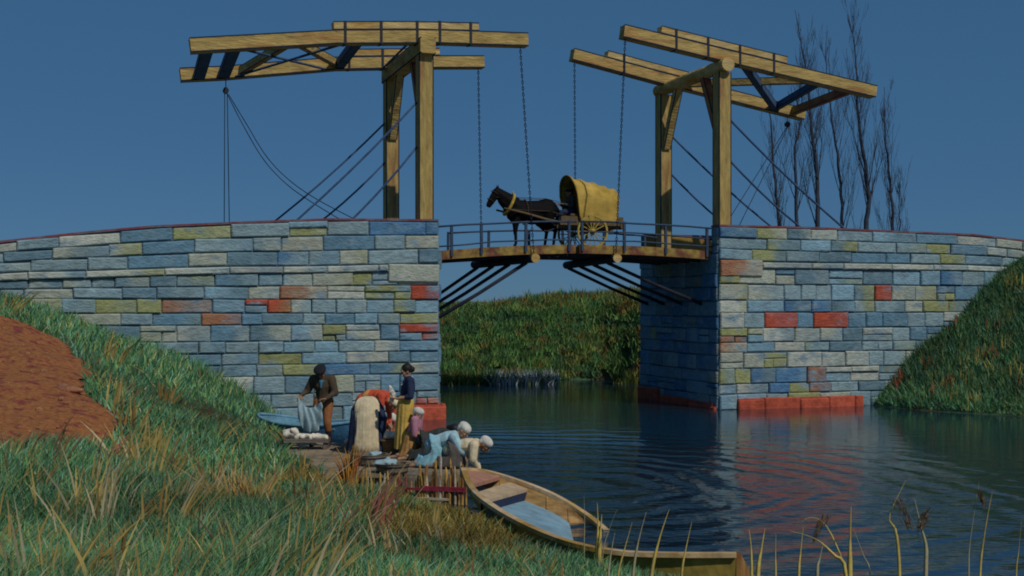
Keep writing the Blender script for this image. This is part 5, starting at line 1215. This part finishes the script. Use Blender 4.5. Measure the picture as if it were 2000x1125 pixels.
RE = [('thick bright reed blade, second tallest upright one left of the seeded stem', [(1660, 1125), (1662, 1060), (1666, 990)], 7.5, .024, 'reed', None),
      ('tall reed with dark seed head, broken top leaning right', [(1757, 1125), (1752, 1040), (1741, 1010), (1777, 938)], 7.4, .015, 'reed', (1752, 1000, .13, .55)),
      ('forked pale reed right of the tall seeded one', [(1808, 1125), (1811, 1070), (1803, 1030), (1791, 972)], 7.6, .02, 'reedpale', (1813, 1010, .10, -.5)),
      ('thin straight reed leaning right near the right edge', [(1914, 1125), (1926, 1040), (1943, 962)], 7.8, .012, 'reed', None),
      ('faint thin reed with a small brown head near the right edge', [(1892, 1125), (1897, 1060), (1917, 942)], 8.2, .008, 'reedpale', (1912, 968, .07, .4)),
      ('reed leaf bent over in an arch towards the left', [(1652, 1118), (1630, 1085), (1595, 1055), (1543, 1039)], 7.3, .017, 'reed', None),
      ('drooping arched grass plume left of the thick blade', [(1650, 1125), (1632, 1060), (1610, 1022), (1585, 1014), (1566, 1030)], 7.6, .008, 'reed', (1612, 1026, .12, -.5)),
      ('short blade just right of the boat stern', [(1468, 1125), (1468, 1070), (1465, 1035)], 8, .014, 'reed', None),
      ('broad short blade, second right of the boat stern', [(1480, 1125), (1488, 1075), (1497, 1033)], 7.8, .022, 'reed', None),
      ('small thin blade between the stern and the arched leaf', [(1515, 1125), (1516, 1090), (1518, 1045)], 8.1, .010, 'reed', None),
      ('slanting blade beside the arched leaf', [(1560, 1125), (1565, 1080), (1572, 1030)], 8, .014, 'reed', None),
      ('broad low blade right of the slanting blade', [(1596, 1125), (1602, 1095), (1612, 1060)], 7.6, .016, 'reedpale', None),
      ('thin curved stem just right of the thick blade', [(1700, 1125), (1688, 1085), (1669, 1032)], 7.9, .007, 'reedpale', None),
      ('hairline stem at the very right edge', [(1985, 1125), (1992, 1080), (2000, 1020)], 8, .006, 'reed', None),
      ('tallest bright blade crossing the water in front of the sunken stern', [(1272, 1125), (1288, 1055), (1309, 995)], 8.6, .022, 'reed', None),
      ('forked pale blade left of the tallest bright one', [(1236, 1125), (1247, 1060), (1264, 1000)], 8.6, .018, 'reedpale', None),
      ('slim slanting blade right of the tallest bright one', [(1331, 1125), (1340, 1075), (1353, 1020)], 8.6, .015, 'reed', None),
      ('thin leaning blade over the pale gunwale', [(1207, 1125), (1220, 1075), (1236, 1022)], 8.6, .013, 'reed', None),
      ('short pale blade over the middle of the near gunwale', [(1188, 1125), (1194, 1080), (1202, 1042)], 8.6, .014, 'reedpale', None),
      ('upright brown reed with a thick top in front of the boat', [(1166, 1075), (1168, 1030), (1167, 982)], 12.4, .030, 'reed', None),
      ('bushy yellow reed right of the upright brown one', [(1170, 1078), (1173, 1040), (1176, 1005)], 12.3, .04, 'reed', None),
      ('hair thin reed left of the upright brown one', [(1141, 1060), (1142, 1010), (1141, 968)], 12.6, .008, 'reedpale', None),
      ('long thin stem leaning right past the bushy yellow reed', [(1178, 1075), (1192, 1030), (1206, 995)], 12.2, .007, 'reedpale', None)]
for q in RE: reed(*q)

# clods and pebbles on the red earth
px_ = rng.uniform(-12, -5, 900); py_ = rng.uniform(14, 27, 900); k_ = inside(px_, py_, poly); mb = MB(); hz = H(px_, py_); M['clod'] = mat('earth_clod', (.34, .17, .08), .95, .4, 9, bump=.6); rd = random.Random(5)
for a, b_, c_ in zip(px_[k_], py_[k_], hz[k_]):
    r = rd.uniform(.008, .028) if rd.random() < .93 else rd.uniform(.03, .06); mb.ell(v3(a, b_, c_ + .045), (r * rd.uniform(.8, 1.5), r * rd.uniform(.7, 1.2), r * .7), n=6)
tag(mb.build('pebbles', 'clod', None, local=True), kind='stuff')
# orange clump beside the fence
M['orangereed'] = mat('orange_reed', (.60, .30, .05), .8, .3, 7, c2=(.36, .07, .04), bump=.2, trans=.2)
g0 = atd(682, 945, 18.3); root = thing('reed_clump', 'orange clump of dry reeds at the left end of the stake fence', 'reeds', Vector((g0.x, g0.y, h1(g0.x, g0.y))))
for k_ in range(26):
    a = rng.uniform(-1, 1); b0 = Vector((g0.x + a * .07, g0.y + rng.uniform(-.08, .08), h1(g0.x, g0.y) - .05)); L = rng.uniform(.4, .78); q = spline([b0, b0 + v3(a * .08, 0, L * .6), b0 + v3(a * .22 + rng.normal(0, .04), -.03, L)], 7)
    MB().loft([[c - v3(1, 0, 0) * ww_, c - v3(0, .003, 0), c + v3(1, 0, 0) * ww_, c + v3(0, .003, 0)] for c, ww_ in zip(q, (.012, .015, .016, .015, .012, .007, .001))]).build('leaf', 'orangereed', root, smooth=True)

# loose stone on the red earth
c = hit(133, 765); mb = MB(); mb.ell(v3(0, 0, .03), (.22, .12, .07)); mb.ell(v3(.12, .03, .02), (.13, .09, .05)); mb.ell(v3(-.1, .05, .08), (.10, .08, .06))
M['redstone'] = mat('red_stone', (.30, .13, .07), .9, .4, 8, bump=1)
o = blob('stone', mb, .02, 'redstone', None, 1); o.location = c; tag(o, 'loose reddish stone lying on the bare red earth slope', 'stone')
